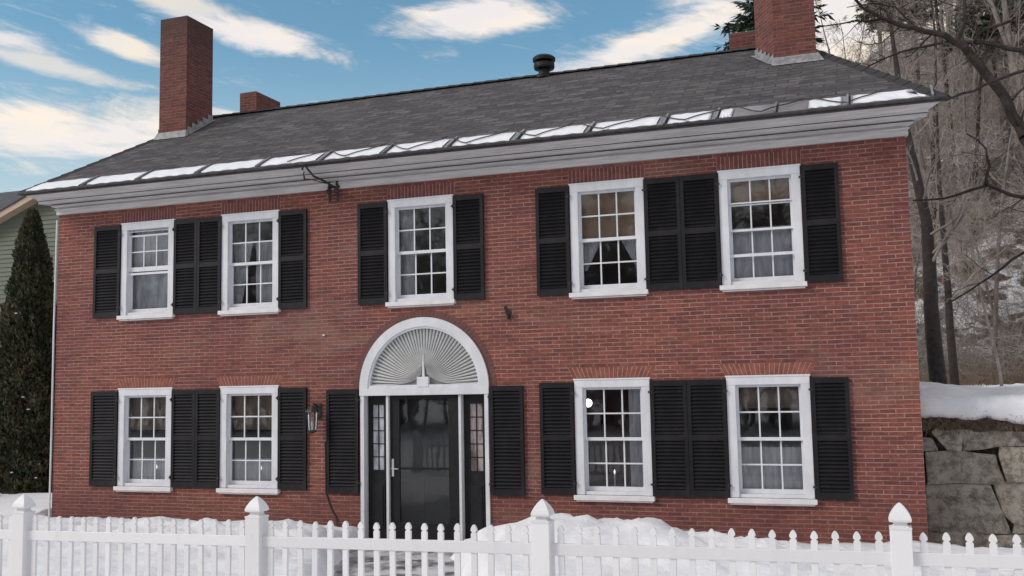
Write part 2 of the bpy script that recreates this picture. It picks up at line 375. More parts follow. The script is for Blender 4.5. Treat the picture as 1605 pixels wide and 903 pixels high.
def lerp_pts(x, P):
    if x <= P[0][0]: return P[0][1]
    for (a,fa),(c,fc) in zip(P, P[1:]):
        if x <= c:
            t = (x-a)/(c-a); t = t*t*(3-2*t); return fa+(fc-fa)*t
    return P[-1][1]
def fbm(x, y, s=1, o=4): return noise.fractal(Vector((x*s, y*s, 7.3)), 1.0, 2.0, o)

# ------------------------------------------------------------------ ground
CREST = [(-2,.42),(1.5,.42),(3,.46),(4.2,.53),(5.4,.56),(6.3,.52),(6.75,.33),(7.2,.12),(7.9,.12),(8.35,.34),(8.8,.60),(9.25,.73),(9.9,.76),(10.4,.74),(11.1,.65),(12.1,.52),(13,.38),(14,.34),(18,.38)]
def path_c(y): return 6.98 + (0 if y > -1 else (-1-y)*.50)
def h(x, y):
    if y > 1.12 and x > 13.80:                        # terrace held by the stone wall
        t = 1.99+.17*sm(y,1.0,2.6)+.07*fbm(x,y,1.3)+.03*fbm(x,y,5)+.10*sm(x,14.9,14.0)*sm(y,1,2)
        return t + hill(x,y)
    base = .40+.05*fbm(x,y,.7)+.030*fbm(x,y,3.2)
    if y > 0 and x > -.3:
        return (-.25 if y < 6.4 and x < 14.2 else 2.1*sm(x,2,10)*sm(y,6.4,9)+base*.3) + hill(x,y)
    if y > 0: return base*.9+hill(x,y)*sm(x,-12,2)
    # front garden: a ridge of shovelled snow along the house, a cleared path to the door
    cr = lerp_pts(x, CREST); lum = .07*fbm(x,y,2.1,5)+.04*fbm(x,y,6,4)
    g = math.exp(-((y+2.0)/1.0)**2)
    foot = .36*sm(y,-1.2,-.1)
    z = base + (cr-.40)*g + lum*(.35+g) - .10*sm(y,-1.2,-.2)
    z += .10*sm(y,-3,-6)*(1-sm(y,-7,-9))
    pc = path_c(y); d = abs(x-pc)
    hw = .72+.10*fbm(x*.3,y,1.5)
    if y > -6: z = z*sm(d,hw,hw+.42) + (-.03)*(1-sm(d,hw,hw+.42)) if True else z
    if y < -8.6: z = z*(1-sm(y,-8.6,-9.4)*0) - .0
    z = z - .45*sm(-y,7.8,9.5)*1.0
    return z
def hill(x, y):
    t = max(0, y-11.5); t = t if t < 70 else 70+(t-70)*.2
    s = .10+.36*sm(x,-2,17)
    return s*t*sm(t,0,10)*sm(x,-60,-5)*.98 + .5*fbm(x,y,.12)*sm(t,0,10)
def axis(segs):
    o = []
    for a, c, st in segs:
        n = max(1, round((c-a)/st)); o += [a+(c-a)*i/n for i in range(n)]
    o.append(segs[-1][1]); return o
XS = axis([(-400,-60,40),(-60,-16,4),(-16,-1,1),(-1,13.78,.09),(13.78,13.86,.08),(13.86,16.2,.10),(16.2,40,.8),(40,80,4),(80,400,40)])
YS = axis([(-300,-60,30),(-60,-16,4),(-16,-7,.5),(-7,0,.09),(0,1.10,.275),(1.10,1.15,.05),(1.15,4,.1425),(4,14,.4),(14,60,1.2),(60,140,8),(140,600,60)])
g = MB(); nx = len(XS)
g.v = [(x,y,h(x,y)) for y in YS for x in XS]
g.f = [(j*nx+i, j*nx+i+1, (j+1)*nx+i+1, (j+1)*nx+i) for j in range(len(YS)-1) for i in range(nx-1)]
g.mi = [0]*len(g.f)
tag(g.build('ground', M['snow'], smooth=True), kind='structure')
pm = MB()
ys = [-6.2+i*.31 for i in range(21)]
for i, y in enumerate(ys): pm.v += [(path_c(y)-1.15,y,.06),(path_c(y)+1.15,y,.06)]
pm.f = [(2*i,2*i+1,2*i+3,2*i+2) for i in range(20)]; pm.mi = [0]*20
tag(pm.build('path', M['path']), kind='structure')

# ------------------------------------------------------------------ the brick house
W, D, WT = 13.86, 5.6, 5.53
house = empty('brick_house')
tag(house, 'two-storey red brick house with black shutters, white fanlight door and grey hip roof', 'house')
CX = [1.918,3.938,6.956,9.863,11.987]
UZ, LZ = (3.593,5.228), (.760,2.430)
DX0, DX1, DZ0, SPR = 5.93, 8.02, .02, 2.35
DC, DR = (DX0+DX1)/2, (DX1-DX0)/2
openings = [(c-.54,c+.54,*UZ) for c in CX]+[(c-.54,c+.54,*LZ) for i,c in enumerate(CX) if i != 2]
arch_top = SPR+DR
openings.append((DX0,DX1,DZ0,arch_top))
wm = MB()
def rect_wall(mb, x0, x1, z0, z1, y, opens):
    xs = sorted({x0,x1}|{v for o in opens for v in o[:2]}); zs = sorted({z0,z1}|{v for o in opens for v in o[2:]})
    for i in range(len(xs)-1):
        for j in range(len(zs)-1):
            mx, mz = (xs[i]+xs[i+1])/2, (zs[j]+zs[j+1])/2
            if any(o[0]<mx<o[1] and o[2]<mz<o[3] for o in opens): continue
            mb.add([(xs[i],y,zs[j]),(xs[i+1],y,zs[j]),(xs[i+1],y,zs[j+1]),(xs[i],y,zs[j+1])], [(0,1,2,3)])
rect_wall(wm, 0, W, -.3, WT, 0, openings)
NA = 32
arc = [(DC+DR*math.cos(math.pi*i/NA), SPR+DR*math.sin(math.pi*i/NA)) for i in range(NA+1)]
for i in range(NA):                                   # spandrels beside the arch and its soffit
    (xa,za),(xb,zb) = arc[i], arc[i+1]
    if xa > DC: wm.add([(xa,0,za),(DX1,0,za),(DX1,0,zb),(xb,0,zb)], [(0,1,2,3)])
    else: wm.add([(xa,0,za),(xb,0,zb),(DX0,0,zb),(DX0,0,za)], [(0,1,2,3)])
    wm.add([(xa,0,za),(xb,0,zb),(xb,.25,zb),(xa,.25,za)], [(0,1,2,3)])
for (a,c_,z0,z1) in openings[:-1]:
    wm.add([(a,0,z0),(a,0,z1),(a,.25,z1),(a,.25,z0)], [(0,1,2,3)]); wm.add([(c_,0,z0),(c_,.25,z0),(c_,.25,z1),(c_,0,z1)], [(0,1,2,3)])
    wm.add([(a,0,z1),(c_,0,z1),(c_,.25,z1),(a,.25,z1)], [(0,1,2,3)]); wm.add([(a,0,z0),(a,.25,z0),(c_,.25,z0),(c_,0,z0)], [(0,1,2,3)])
for x in (DX0,DX1): wm.add([(x,0,DZ0),(x,0,SPR),(x,.25,SPR),(x,.25,DZ0)], [(0,1,2,3)])
wm.add([(W,0,-.3),(W,D,-.3),(W,D,WT),(W,0,WT)], [(0,1,2,3)]); wm.add([(0,D,-.3),(0,0,-.3),(0,0,WT),(0,D,WT)], [(0,1,2,3)])
wm.add([(W,D,-.3),(0,D,-.3),(0,D,WT),(W,D,WT)], [(0,1,2,3)])
wm.build('wall', M['brick'], house)
# rooms behind the windows
im = MB()
rooms = [(0.05,2.92,3.3,5.5,0),(2.96,5.3,3.3,5.5,0),(5.34,8.6,3.3,5.5,0),(8.64,10.9,3.3,5.5,0),(10.94,13.8,3.3,5.5,1),
         (0.05,2.92,.1,2.9,0),(2.96,5.3,.1,2.9,0),(5.34,8.6,.1,3.2,0),(8.64,10.9,.1,2.9,1),(10.94,13.8,.1,2.9,0)]
for (x0,x1,z0,z1,mi) in rooms:
    y0, y1 = .255, 4.2
    q = [(x0,y0,z0),(x1,y0,z0),(x1,y1,z0),(x0,y1,z0),(x0,y0,z1),(x1,y0,z1),(x1,y1,z1),(x0,y1,z1)]
    im.add(q, [(0,1,2,3),(4,7,6,5),(1,5,6,2),(2,6,7,3),(3,7,4,0)], mi)
    # inner face of the front wall, round the openings
op = [(a,c_,z0,z1) for (a,c_,z0,z1) in openings]
rect_wall(im, .05, W-.05, .1, 5.5, .25, op)
im.build('interior', [M['room'], M['room_red']], house)

# cornice running round the house, mitred at the corners
def ring(d, z): return [(-d*.42,-d,z),(W+d*.77,-d,z),(W+d*.06,.12,z),(W+d*.06,D+d,z),(-d*.06,D+d,z),(-d*.06,.12,z)]
prof = [(.004,5.485),(.045,5.485),(.045,5.56),(.075,5.565),(.075,5.58),(.045,5.585),(.045,5.605),(.13,5.615),(.13,5.65),(.105,5.66),(.30,5.665),(.30,5.640),(.335,5.640),(.335,5.69),(.36,5.70),(.36,5.715),(.385,5.72),(.47,5.745),(.55,5.757),(.55,5.775),(.0,5.80)]
cmb = MB()
for d, z in prof: cmb.v += ring(d, z)
for i in range(len(prof)-1):
    for k in range(6): cmb.f.append((i*6+k, i*6+(k+1)%6, (i+1)*6+(k+1)%6, (i+1)*6+k)); cmb.mi.append(0)
cmb.build('cornice', M['cornice'], house)

jt = MB()                                              # dark strips painting in the shadow lines between the cornice boards
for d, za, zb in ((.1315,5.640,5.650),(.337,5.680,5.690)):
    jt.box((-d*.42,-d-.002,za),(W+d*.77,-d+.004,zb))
jt.build('shadow_line', M['edge'], bpy.data.objects['cornice'])
# roof
EZ, RZ, RY = 5.80, 7.82, 2.8
FL,FR_,BR,BL = (-.27,-.61,EZ),(W+.47,-.61,EZ),(W+.05,D+.61,EZ),(-.05,D+.61,EZ)
SR,SLf = (W+.05,.15,EZ),(-.05,.15,EZ)      # the end eaves have next to no overhang
RL,RR = (1.12,RY,RZ),(12.36,RY,RZ)
rf = MB(); rf.v = [FL,FR_,BR,BL,RL,RR]+[(x,y,z-.045) for x,y,z in (FL,FR_,BR,BL)]+[SR,SLf]+[(x,y,z-.045) for x,y,z in (SR,SLf)]
rf.f = [(0,1,5,4),(2,3,4,5),(1,10,5),(10,2,5),(3,11,4),(11,0,4),(6,7,1,0),(7,12,10,1),(12,8,2,10),(8,9,3,2),(9,13,11,3),(13,6,0,11),(9,8,12,7,6,13)]
rf.mi = [0]*6+[1]*7
SL = math.hypot(RY+.61, RZ-EZ)
def slopeuv(f):
    o = []
    for i in f:
        x,y,z = rf.v[i]
        if f in ((0,1,5,4),(2,3,4,5)): o.append((x, (z-EZ)/(RZ-EZ)*SL))
        else: o.append((y, (z-EZ)/(RZ-EZ)*2.6))
    return o
rf.uv = [u for f in rf.f for u in slopeuv(f)]
roof = rf.build('roof', [M['shingle'], M['edge']], house)
KS = (RZ-EZ)/(RY+.61)
def rz(x, y): return EZ+(y+.61)*KS
sv_ = Vector((0,1,KS)).normalized(); nv = Vector((0,-KS,1)).normalized()
# ridge cap and hip caps
cp = MB()
def cap_line(a, c_, n):
    a, c_ = Vector(a), Vector(c_)
    for i in range(n):
        p = a.lerp(c_, i/n); q = a.lerp(c_, (i+1)/n+.004); d = (q-p)
        s_ = d.cross(Vector((0,0,1))).normalized()*.13
        cp.add([p+s_+Vector((0,0,-.035)), p+Vector((0,0,.035)), p-s_+Vector((0,0,-.035)), q+s_+Vector((0,0,-.045)), q+Vector((0,0,.022)), q-s_+Vector((0,0,-.045))],
               [(0,1,4,3),(1,2,5,4),(0,2,1),(3,4,5)])
cap_line(RL, RR, 46); cap_line(FL, RL, 16); cap_line(FR_, RR, 16)
cp.build('ridge_cap', M['edge'] if False else M['shingle'], roof)
# black drip edge / gutter lip along the eave
ge = MB(); ge.tube([(FL[0]-.01,-.625,EZ-.012),(FR_[0]+.01,-.625,EZ-.012)], [.024,.024], 6)
ge.build('drip_edge', M['edge'], roof)
# metal eave panels with snow lying on them
random.seed(3)
seams = [-.2,1.08,2.2,3.36,4.48,5.6,6.65,7.7,8.75,9.8,10.85,11.55,12.3,13.2,14.2]
for i in range(len(seams)-1):
    a, c_ = seams[i]+.02, seams[i+1]-.03
    top = .44
    pn = MB()
    def P(x, s_, up): return Vector((x,-.61,EZ))+sv_*s_+nv*up
    sh = 0.0 if i else .10
    shr = 0.0 if i < len(seams)-2 else -.27
    pn.add([P(a,-.005,.006),P(c_,-.005,.006),P(c_+shr,top,.012),P(a+sh,top,.012),P(a,-.005,.0),P(c_,-.005,.0),P(c_+shr,top,.0),P(a+sh,top,.0)],
           [(0,1,2,3),(4,5,1,0),(5,6,2,1),(6,7,3,2),(7,4,0,3)])
    pn.obox(P(c_+.012,top/2,.022), (.012,0,0), sv_*(top/2), nv*.018)
    pan = pn.build('eave_panel', M['panel'], roof)
    # snow patch, uneven upper edge
    if i == 11: f0, f1 = .0, .25
    elif i == 12: f0, f1 = .45, .97
    else: f0, f1 = random.uniform(.005,.03), random.uniform(.95,.99)
    sn = MB(); n = 14; lo = random.uniform(.015,.05)
    xa, xb = a+(c_-a)*f0, a+(c_-a)*f1
    for k in range(n+1):
        x = xa+(xb-xa)*k/n; tl = lo+.02*math.sin(k*1.7+i)
        th = (top-.015)*(.97+.03*math.sin(k*1.3+i*2)+random.uniform(-.03,.015)) if 0 < k < n else top*.86
        if k == n: x -= .05
        th += (shr if False else 0)
        xo = (sh if k < 2 else 0)+(shr*.9 if (k > n-3 and shr) else 0)
        sn.v += [P(x,tl,.012), P(x,tl+.02,.026), P(x+xo*.9,th-.03,.024), P(x+xo,th,.013)]
    for k in range(n):
        for r in range(3): sn.f.append((k*4+r, (k+1)*4+r, (k+1)*4+r+1, k*4+r+1)); sn.mi.append(0)
    sn.f += [(3,2,1,0),(n*4,n*4+1,n*4+2,n*4+3)]; sn.mi += [0,0]
    sn.build('snow_patch', M['snow_ice'], pan, smooth=True)
# heating cable zigzagging over the eave panels
hc = MB(); pts = []
x = 5.0; k = 0
while x < 14.0:
    s_ = .03 if k % 2 == 0 else .45
    pts.append(Vector((x,-.61,EZ))+sv_*s_+nv*.042); x += random.uniform(.42,.60) if k % 2 == 0 else random.uniform(.42,.56); k += 1
fine_ = []
for a, c_ in zip(pts, pts[1:]):
    for j in range(5):
        t = j/5; fine_.append(a.lerp(c_, t)+sv_*(.03*math.sin(t*math.pi*2)))
fine_.append(pts[-1])
hc.tube(fine_, [.009]*len(fine_), 5); hc.build('heating_cable', M['edge'], roof)
cdv = [Vector((4.55,-.61,EZ))+sv_*.42+nv*.04, Vector((4.75,-.61,EZ))+sv_*.05+nv*.04, (5.32,-.655,EZ-.02),(5.36,-.60,5.70),(5.40,-.50,5.62),(5.46,-.20,5.60),(5.50,-.12,5.50)]

# chimneys
def chimney(x0,x1,y0,y1,zt,full=True,name='chimney',skew=0):
    m = MB(); zb = 5.9
    m.box((x0,y0,zb),(x1,y1,zt))
    SK = lambda mb: [setattr(mb,'v',[(x-skew*(y-y0),y,z) for x,y,z in mb.v])]
    SK(m); c = m.build(name, M['chimney_brick'], house)
    f = MB(); f.box((x0+.03,y0+.03,zt-.02),(x1-.03,y1-.03,zt+.015)); SK(f); f.build('cement_cap', M['flash'], c)
    if full:
        f = MB(); n = 5                        # stepped flashing up both sides, apron in front
        z0 = rz(0,y0)
        f.add([(x0-.06,y0-.10,rz(0,y0-.10)+.012),(x1+.06,y0-.10,rz(0,y0-.10)+.012),(x1+.02,y0-.02,z0+.10),(x0-.02,y0-.02,z0+.10),
               (x0-.02,y0-.003,z0+.10),(x1+.02,y0-.003,z0+.10),(x0-.06,y0+.0,z0),(x1+.06,y0,z0)],
              [(0,1,2,3),(3,2,5,4),(1,7,5,2),(0,3,4,6)])
        for sx, xx in ((-1,x0),(1,x1)):
            for k in range(n):
                ya = y0+(y1-y0)*k/n; yb = y0+(y1-y0)*(k+1)/n; yb = min(yb, 2.75)
                if ya > 2.7: break
                f.add([(xx+sx*.018,ya,rz(0,ya)-.02),(xx+sx*.018,yb,rz(0,yb)-.02),(xx+sx*.018,yb,rz(0,yb)+.09),(xx+sx*.018,ya,rz(0,yb)+.09)], [(0,1,2,3)])
                f.add([(xx,ya,rz(0,ya)+.015),(xx+sx*.09,ya,rz(0,ya)+.015),(xx+sx*.09,yb,rz(0,yb)+.015),(xx,yb,rz(0,yb)+.015)], [(0,1,2,3)])
        SK(f); f.build('flashing', M['flash'], c)
    return c
chimney(.72,1.335,1.70,2.50,9.50)
chimney(12.13,12.74,1.69,2.30,9.55,skew=.55)    # this stack stands askew on the roof
chimney(1.10,1.50,3.75,4.65,8.56,False)
chimney(11.18,11.66,3.9,4.6,8.50,False)
# roof vent
v = MB(); v.lathe((8.10,2.76,7.74), [(.15,0),(.15,.04),(.10,.06),(.10,.16),(.175,.17),(.185,.20),(.185,.26),(.12,.27),(.12,.30),(.20,.31),(.205,.36),(.16,.40),(.03,.43)], 20)
v.build('roof_vent', M['black'], house, smooth=False)

# ------------------------------------------------------------------ windows
def make_window(x, z0, z1, variant, top_sash=None, lines=True):
    """casing (the part itself) with sill, two sashes and their panes"""
    hw = .54; cw = .118
    o = MB()
    # side casings, head casing, all 2 cm proud of the brick, with a back band
    o.box((-hw,-.022,.07),(-hw+cw,.12,z1-z0-.115)); o.box((hw-cw,-.022,.07),(hw,.12,z1-z0-.115))
    o.box((-hw,-.026,z1-z0-.115),(hw,.12,z1-z0))
    o.box((-hw-.012,-.034,z1-z0-.012),(hw+.012,.02,z1-z0+.012))
    o.box((-hw+cw,.0,.07),(hw-cw,.12,.115))
    wnd = o.build('window', M['paint'], house, (x,0,z0), bevel=.004)
    s = MB(); s.box((-hw-.03,-.075,.0),(hw+.03,.10,.065)); s.box((-hw,-.05,-.022),(hw,.0,-.0015)); s.build('sill', M['sill_paint'], wnd, bevel=.006)
    a, c = -hw+cw, hw-cw; bz, tz = .117, z1-z0-.117
    H = tz-bz
    def sash(name, za, zb, y, cols, rows, rb=.05, rt=.035, mt=.020, dark=False):
        m = MB(); st = .032
        m.box((a,y,za),(a+st,y+.035,zb)); m.box((c-st,y,za),(c,y+.035,zb))
        m.box((a+st,y,za),(c-st,y+.035,za+rb)); m.box((a+st,y,zb-rt),(c-st,y+.035,zb))
        gx0, gx1, gz0, gz1 = a+st, c-st, za+rb, zb-rt
        for i in range(1,cols):
            xx = gx0+(gx1-gx0)*i/cols; m.box((xx-mt/2,y+.006,gz0),(xx+mt/2,y+.028,gz1))
        for j in range(1,rows):
            zz = gz0+(gz1-gz0)*j/rows
            for i in range(cols):
                xa = gx0+(gx1-gx0)*i/cols+(mt/2 if i else 0); xb = gx0+(gx1-gx0)*(i+1)/cols-(mt/2 if i < cols-1 else 0)
                m.box((xa,y+.006,zz-mt/2),(xb,y+.028,zz+mt/2))
        so = m.build(name, M['paint'], wnd)
        p_ = MB(); p_.add([(gx0,y+.017,gz0),(gx1,y+.017,gz0),(gx1,y+.017,gz1),(gx0,y+.017,gz1)], [(0,1,2,3)])
        p_.build('glass', M['glass'], so)
        return so
    if variant == 'normal':
        mid = bz+H*.5
        sash('sash', mid-.02, tz, .045, 3, 2, .045, .03)
        sash('sash', bz, mid+.02, .085, 3, 2, .06, .04)
    elif variant == 'lowered':          # top sash slid down a little, plain storm pane below
        mid = bz+H*.48
        sash('sash', mid+.02, tz-.085, .045, 3, 2, .075, .03)
        sash('sash', bz, mid+.065, .085, 1, 1, .06, .04)
        k = MB(); k.box((a,.022,mid-.04),(c,.04,mid-.005)); k.build('storm_rail', M['paint'], wnd)
        k = MB(); k.box((a,.03,tz-.035),(c,.04,tz-.02)); k.build('storm_rail', M['paint'], wnd)
    else:                               # storm panel raised: rail low in the window
        mid = bz+H*.5
        sash('sash', mid-.02, tz, .045, 3, 2, .03, .03)
        sash('sash', bz, mid+.02, .085, 3, 2, .05, .03, .018)
        k = MB(); k.box((a,.020,bz+H*.235),(c,.038,bz+H*.235+.035)); k.build('storm_rail', M['paint'], wnd)
        k = MB(); k.box((a,.022,tz-H*.245),(c,.038,tz-H*.245+.018)); k.build('storm_rail', M['paint'], wnd)
    return wnd
vz = ['lowered','normal','normal','normal','raised']
for i, c in enumerate(CX): make_window(c, *UZ, vz[i])
for i, c in enumerate(CX):
    if i != 2: make_window(c, *LZ, 'normal')
# storm-window hardware holes on the sill etc. are left to the paint

# flat arches of soldier bricks over the lower windows, soldier courses over the upper ones
def lintel(x, z, wdt, hgt, splay, n, y=-.004, mt='lintel_brick'):
    m = MB()
    for i in range(n):
        t0, t1 = -1+2*i/n, -1+2*(i+1)/n
        g_ = .010/wdt
        a0, a1 = (t0+g_)*wdt/2, (t1-g_)*wdt/2
        b0, b1 = (t0+g_)*(wdt/2+splay), (t1-g_)*(wdt/2+splay)
        m.prism([(x+a0,z),(x+a1,z),(x+b1,z+hgt),(x+b0,z+hgt)], y, .02)
    lo_ = m.build('lintel', M[mt], house)
    bk = MB(); bk.prism([(x-wdt/2,z),(x+wdt/2,z),(x+wdt/2+splay,z+hgt),(x-wdt/2-splay,z+hgt)], -.0015, .01); bk.build('mortar_bed', M['old_mortar'], lo_)
for i, c in enumerate(CX):
    if i != 2: lintel(c, LZ[1]+.014, 1.10, .155, .085, 19)
for c in CX: lintel(c, UZ[1]+.016, 1.12, .19, .0, 19, mt='wall_soldier')
# rowlock ring round the fanlight
rk = MB(); n = 56
for i in range(n):
    a0, a1 = math.pi*(i+.06)/n, math.pi*(i+.94)/n
    r0, r1 = DR+.018, DR+.125
    rk.prism([(DC+r0*math.cos(a0),SPR+r0*math.sin(a0)),(DC+r1*math.cos(a0),SPR+r1*math.sin(a0)),(DC+r1*math.cos(a1),SPR+r1*math.sin(a1)),(DC+r0*math.cos(a1),SPR+r0*math.sin(a1))], -.004, .02)
rk.build('brick_arch', mat('arch_brick', fn=lambda q,tcx,p,t: (q.put(p.inputs['Base Color'], q.mix(q.noise(tcx.outputs['Object'],7,3),(.17,.06,.048,1),(.09,.035,.032,1))))), house)

# ------------------------------------------------------------------ shutters
def shutter_mesh(wd, ht, midrail=True):
    m = MB(); st = .05; y0, y1 = -.048, -.012
    m.box((0,y0,0),(st,y1,ht)); m.box((wd-st,y0,0),(wd,y1,ht))
    rails = [(0,.095),(ht-.075,ht)]+([(ht*.505-.04,ht*.505+.04)] if midrail else [])
    for a, c in rails: m.box((st,y0+.003,a),(wd-st,y1,c))
    rs = sorted(rails)
    for (a0,a1),(b0,b1) in zip(rs, rs[1:]):
        n = round((b0-a1)/.052)
        for k in range(n):
            z = a1+(b0-a1)*(k+.5)/n
            m.obox((wd/2,-.030,z), (wd/2-st-.001,0,0), (0,.0135,.0155), (0,.0032,-.0028))
    m.add([(st,y1-.002,0),(wd-st,y1-.002,0),(wd-st,y1-.002,ht),(st,y1-.002,ht)], [(0,1,2,3)])
    return m
hinge_mb = MB(); hinge_mb.box((-.03,-.056,-.014),(.03,-.048,.014)); hinge_mb.tube([(0,-.058,-.03),(0,-.058,.03)],[.008,.008],8)
mesh_cache = {}
def shutter(x, z, wd, ht, mid=True, hinge_side=1, label=None):
    key = (round(wd,2),round(ht,2),mid)
    if key not in mesh_cache:
        o = shutter_mesh(key[0], key[1], mid).build('shutter', M['shutter'], house, (x,0,z)); mesh_cache[key] = o.data
    else:
        o = bpy.data.objects.new('shutter', mesh_cache[key]); col.objects.link(o); o.parent = house; o.location = (x,0,z)
    for hz_ in (.16, ht-.16):
        hx = wd if hinge_side > 0 else 0
        if 'h' not in mesh_cache:
            h_ = hinge_mb.build('hinge', M['iron'], o, (hx,0,hz_)); mesh_cache['h'] = h_.data
        else:
            h_ = bpy.data.objects.new('hinge', mesh_cache['h']); col.objects.link(h_); h_.parent = o; h_.location = (hx,0,hz_)
    if label: o['label'] = label
    return o
for zz, ht in ((3.64,1.575),(.825,1.575)):
    shutter(.82,zz,.55,ht); shutter(2.47,zz,.46,ht,True,-1); shutter(2.935,zz,.46,ht); shutter(4.485,zz,.51,ht,True,-1)
    shutter(8.81,zz,.50,ht); shutter(10.415,zz,.50,ht,True,-1); shutter(10.92,zz,.515,ht); shutter(12.54,zz,.47,ht,True,-1)
shutter(5.905,3.64,.50,1.575); shutter(7.51,3.64,.48,1.575,True,-1)
shutter(5.35,.785,.55,1.57,False); shutter(8.05,.795,.51,1.57,False,-1)

# ------------------------------------------------------------------ entrance
en = MB(); Y0, Y1 = -.03, .20
for x0, x1 in ((DX0,DX0+.062),(DX1-.062,DX1)): en.box((x0,Y0,DZ0),(x1,Y1,SPR-.10))
for x in (6.37,7.555): en.box((x-.02,.0,DZ0),(x+.02,Y1,SPR-.10))
en.box((DX0-.012,Y0-.01,SPR-.10),(DX1+.012,Y1,SPR+.005))
surround = en.build('door_surround', M['paint'], house, bevel=.004)
fn_ = MB()                                              # arched white band
NR = 40; ro, ri = DR+.012, DR-.155
for prof_ in ((ro,ri,-.035),):
    for i in range(NR):
        a0, a1 = math.pi*i/NR, math.pi*(i+1)/NR
        def pt(r, a, y): return (DC+r*math.cos(a), y, SPR+.005+r*math.sin(a))
        A = [pt(ro,a0,-.035),pt(ro,a1,-.035),pt(ri+.03,a1,-.035),pt(ri+.03,a0,-.035),pt(ri+.03,a0,-.018),pt(ri+.03,a1,-.018),pt(ri,a0,-.018),pt(ri,a1,-.018),pt(ri,a0,.08),pt(ri,a1,.08),pt(ro,a0,.02),pt(ro,a1,.02)]
        fn_.add(A, [(0,3,2,1),(3,4,5,2),(4,6,7,5),(6,8,9,7),(0,1,11,10)])
fn_.box((DC-ri,-.02,SPR+.006),(DC+ri,.05,SPR+.055))
fan = fn_.build('fanlight', M['paint'], house)
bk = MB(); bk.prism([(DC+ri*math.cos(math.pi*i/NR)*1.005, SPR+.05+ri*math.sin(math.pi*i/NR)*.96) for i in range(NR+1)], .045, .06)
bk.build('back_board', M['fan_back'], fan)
rb = MB(); nr = 47                                       # ribs gather downwards to the centre like pleats
for i in range(nr):
    a = math.pi*(i+.5)/nr
    p0 = Vector((DC+(ri-.005)*math.cos(a), 0, SPR+.03+(ri-.005)*math.sin(a)))
    p3 = Vector((DC+.05*math.cos(a), 0, SPR+.22+.16*math.sin(a)**2))
    dirr = Vector((math.cos(a),0,math.sin(a)))
    p1 = p0-dirr*.38; p2 = Vector((DC+.16*math.cos(a), 0, SPR+.07+.24*math.sin(a)**3))
    pl = []
    for k in range(9):
        t = k/8; pl.append(p0*(1-t)**3+p1*3*t*(1-t)**2+p2*3*t*t*(1-t)+p3*t**3)
    for k in range(8):
        d = (pl[k+1]-pl[k]).normalized(); nn = Vector((d.z,0,-d.x))
        w0 = .0150*(1-k/8)+.0055*(k/8); w1 = .0150*(1-(k+1)/8)+.0055*((k+1)/8)
        q_, r_ = pl[k], pl[k+1]
        rb.add([q_+nn*w0+Vector((0,.044,0)), q_+Vector((0,.008,0)), q_-nn*w0+Vector((0,.044,0)), r_+nn*w1+Vector((0,.044,0)), r_+Vector((0,.008,0)), r_-nn*w1+Vector((0,.044,0))],
               [(0,1,4,3),(1,2,5,4)])
rb.build('rib', M['fan_rib'], fan)['kind'] = 'stuff'
pk = MB(); pk.box((DC-.095,-.03,SPR+.02),(DC+.095,.03,SPR+.17)); pk.prism([(DC-.022,SPR+.17),(DC+.022,SPR+.17),(DC+.006,SPR+.50),(DC-.006,SPR+.50)], -.004, .03)
pk.build('keystone_block', M['paint'], fan, bevel=.006)
dark = MB(); dark.box((DX0+.062,.18,DZ0),(DX1-.062,.20,SPR-.10))
# side lights: panelled black boards with a narrow leaded pane
for x0, x1, gx0, gx1 in ((6.0,6.345,6.075,6.262),(7.58,7.955,7.675,7.875)):
    m = MB(); gz0, gz1 = 1.13, 2.11; y = .10
    m.box((x0,y,DZ0),(gx0,y+.05,SPR-.10)); m.box((gx1,y,DZ0),(x1,y+.05,SPR-.10)); m.box((gx0,y,gz1),(gx1,y+.05,SPR-.10)); m.box((gx0,y,DZ0),(gx1,y+.05,gz0))
    m.box((gx0-.02,y-.014,.25),(gx1+.02,y-.001,.95))
    m.box((gx0+.01,y-.026,.29),(gx1-.01,y-.013,.91))
    sl = m.build('sidelight', M['black'], house, bevel=.003)
    gpn = MB(); gpn.add([(gx0,y+.02,gz0),(gx1,y+.02,gz0),(gx1,y+.02,gz1),(gx0,y+.02,gz1)], [(0,1,2,3)]); gpn.build('glass', M['pane_reflection'] if gx0 < 7 else M['pane_reflection_dim'], sl)
    cmn = MB(); xm = (gx0+gx1)/2
    cmn.box((xm-.007,y+.008,gz0),(xm+.007,y+.03,gz1))
    for j in range(1,5): zz = gz0+(gz1-gz0)*j/5; cmn.box((gx0,y+.009,zz-.006),(xm-.007,y+.029,zz+.006)); cmn.box((xm+.007,y+.009,zz-.006),(gx1,y+.029,zz+.006))
    cmn.build('glazing_bar', M['black'], sl)
# storm door in front of the panelled door
x0, x1, z0, z1 = 6.395, 7.53, .05, SPR-.105; gx0, gx1 = 6.55, 7.35; y = .05
m = MB(); m.box((x0,y,z0),(gx0,y+.035,z1)); m.box((gx1,y,z0),(x1,y+.035,z1)); m.box((gx0,y,2.19),(gx1,y+.035,z1)); m.box((gx0,y,z0),(gx1,y+.035,.36)); m.box((gx0,y+.002,1.14),(gx1,y+.033,1.18))
sdr = m.build('storm_door', M['black'], house, bevel=.004)
for a, c in ((.36,1.14),(1.18,2.19)):
    gp = MB(); gp.add([(gx0,y+.018,a),(gx1,y+.018,a),(gx1,y+.018,c),(gx0,y+.018,c)], [(0,1,2,3)]); gp.build('glass', M['glass'], sdr)
hd = MB(); hd.box((6.425,.035,1.04),(6.46,.05,1.30)); hd.tube([(6.443,.04,1.16),(6.443,-.005,1.16),(6.46,-.02,1.16),(6.56,-.02,1.155)],[.011,.011,.011,.009],8)
hd.build('handle', M['steel'], sdr)
m = MB(); m.box((6.41,.14,.05),(7.52,.175,z1))           # inner door with raised panels
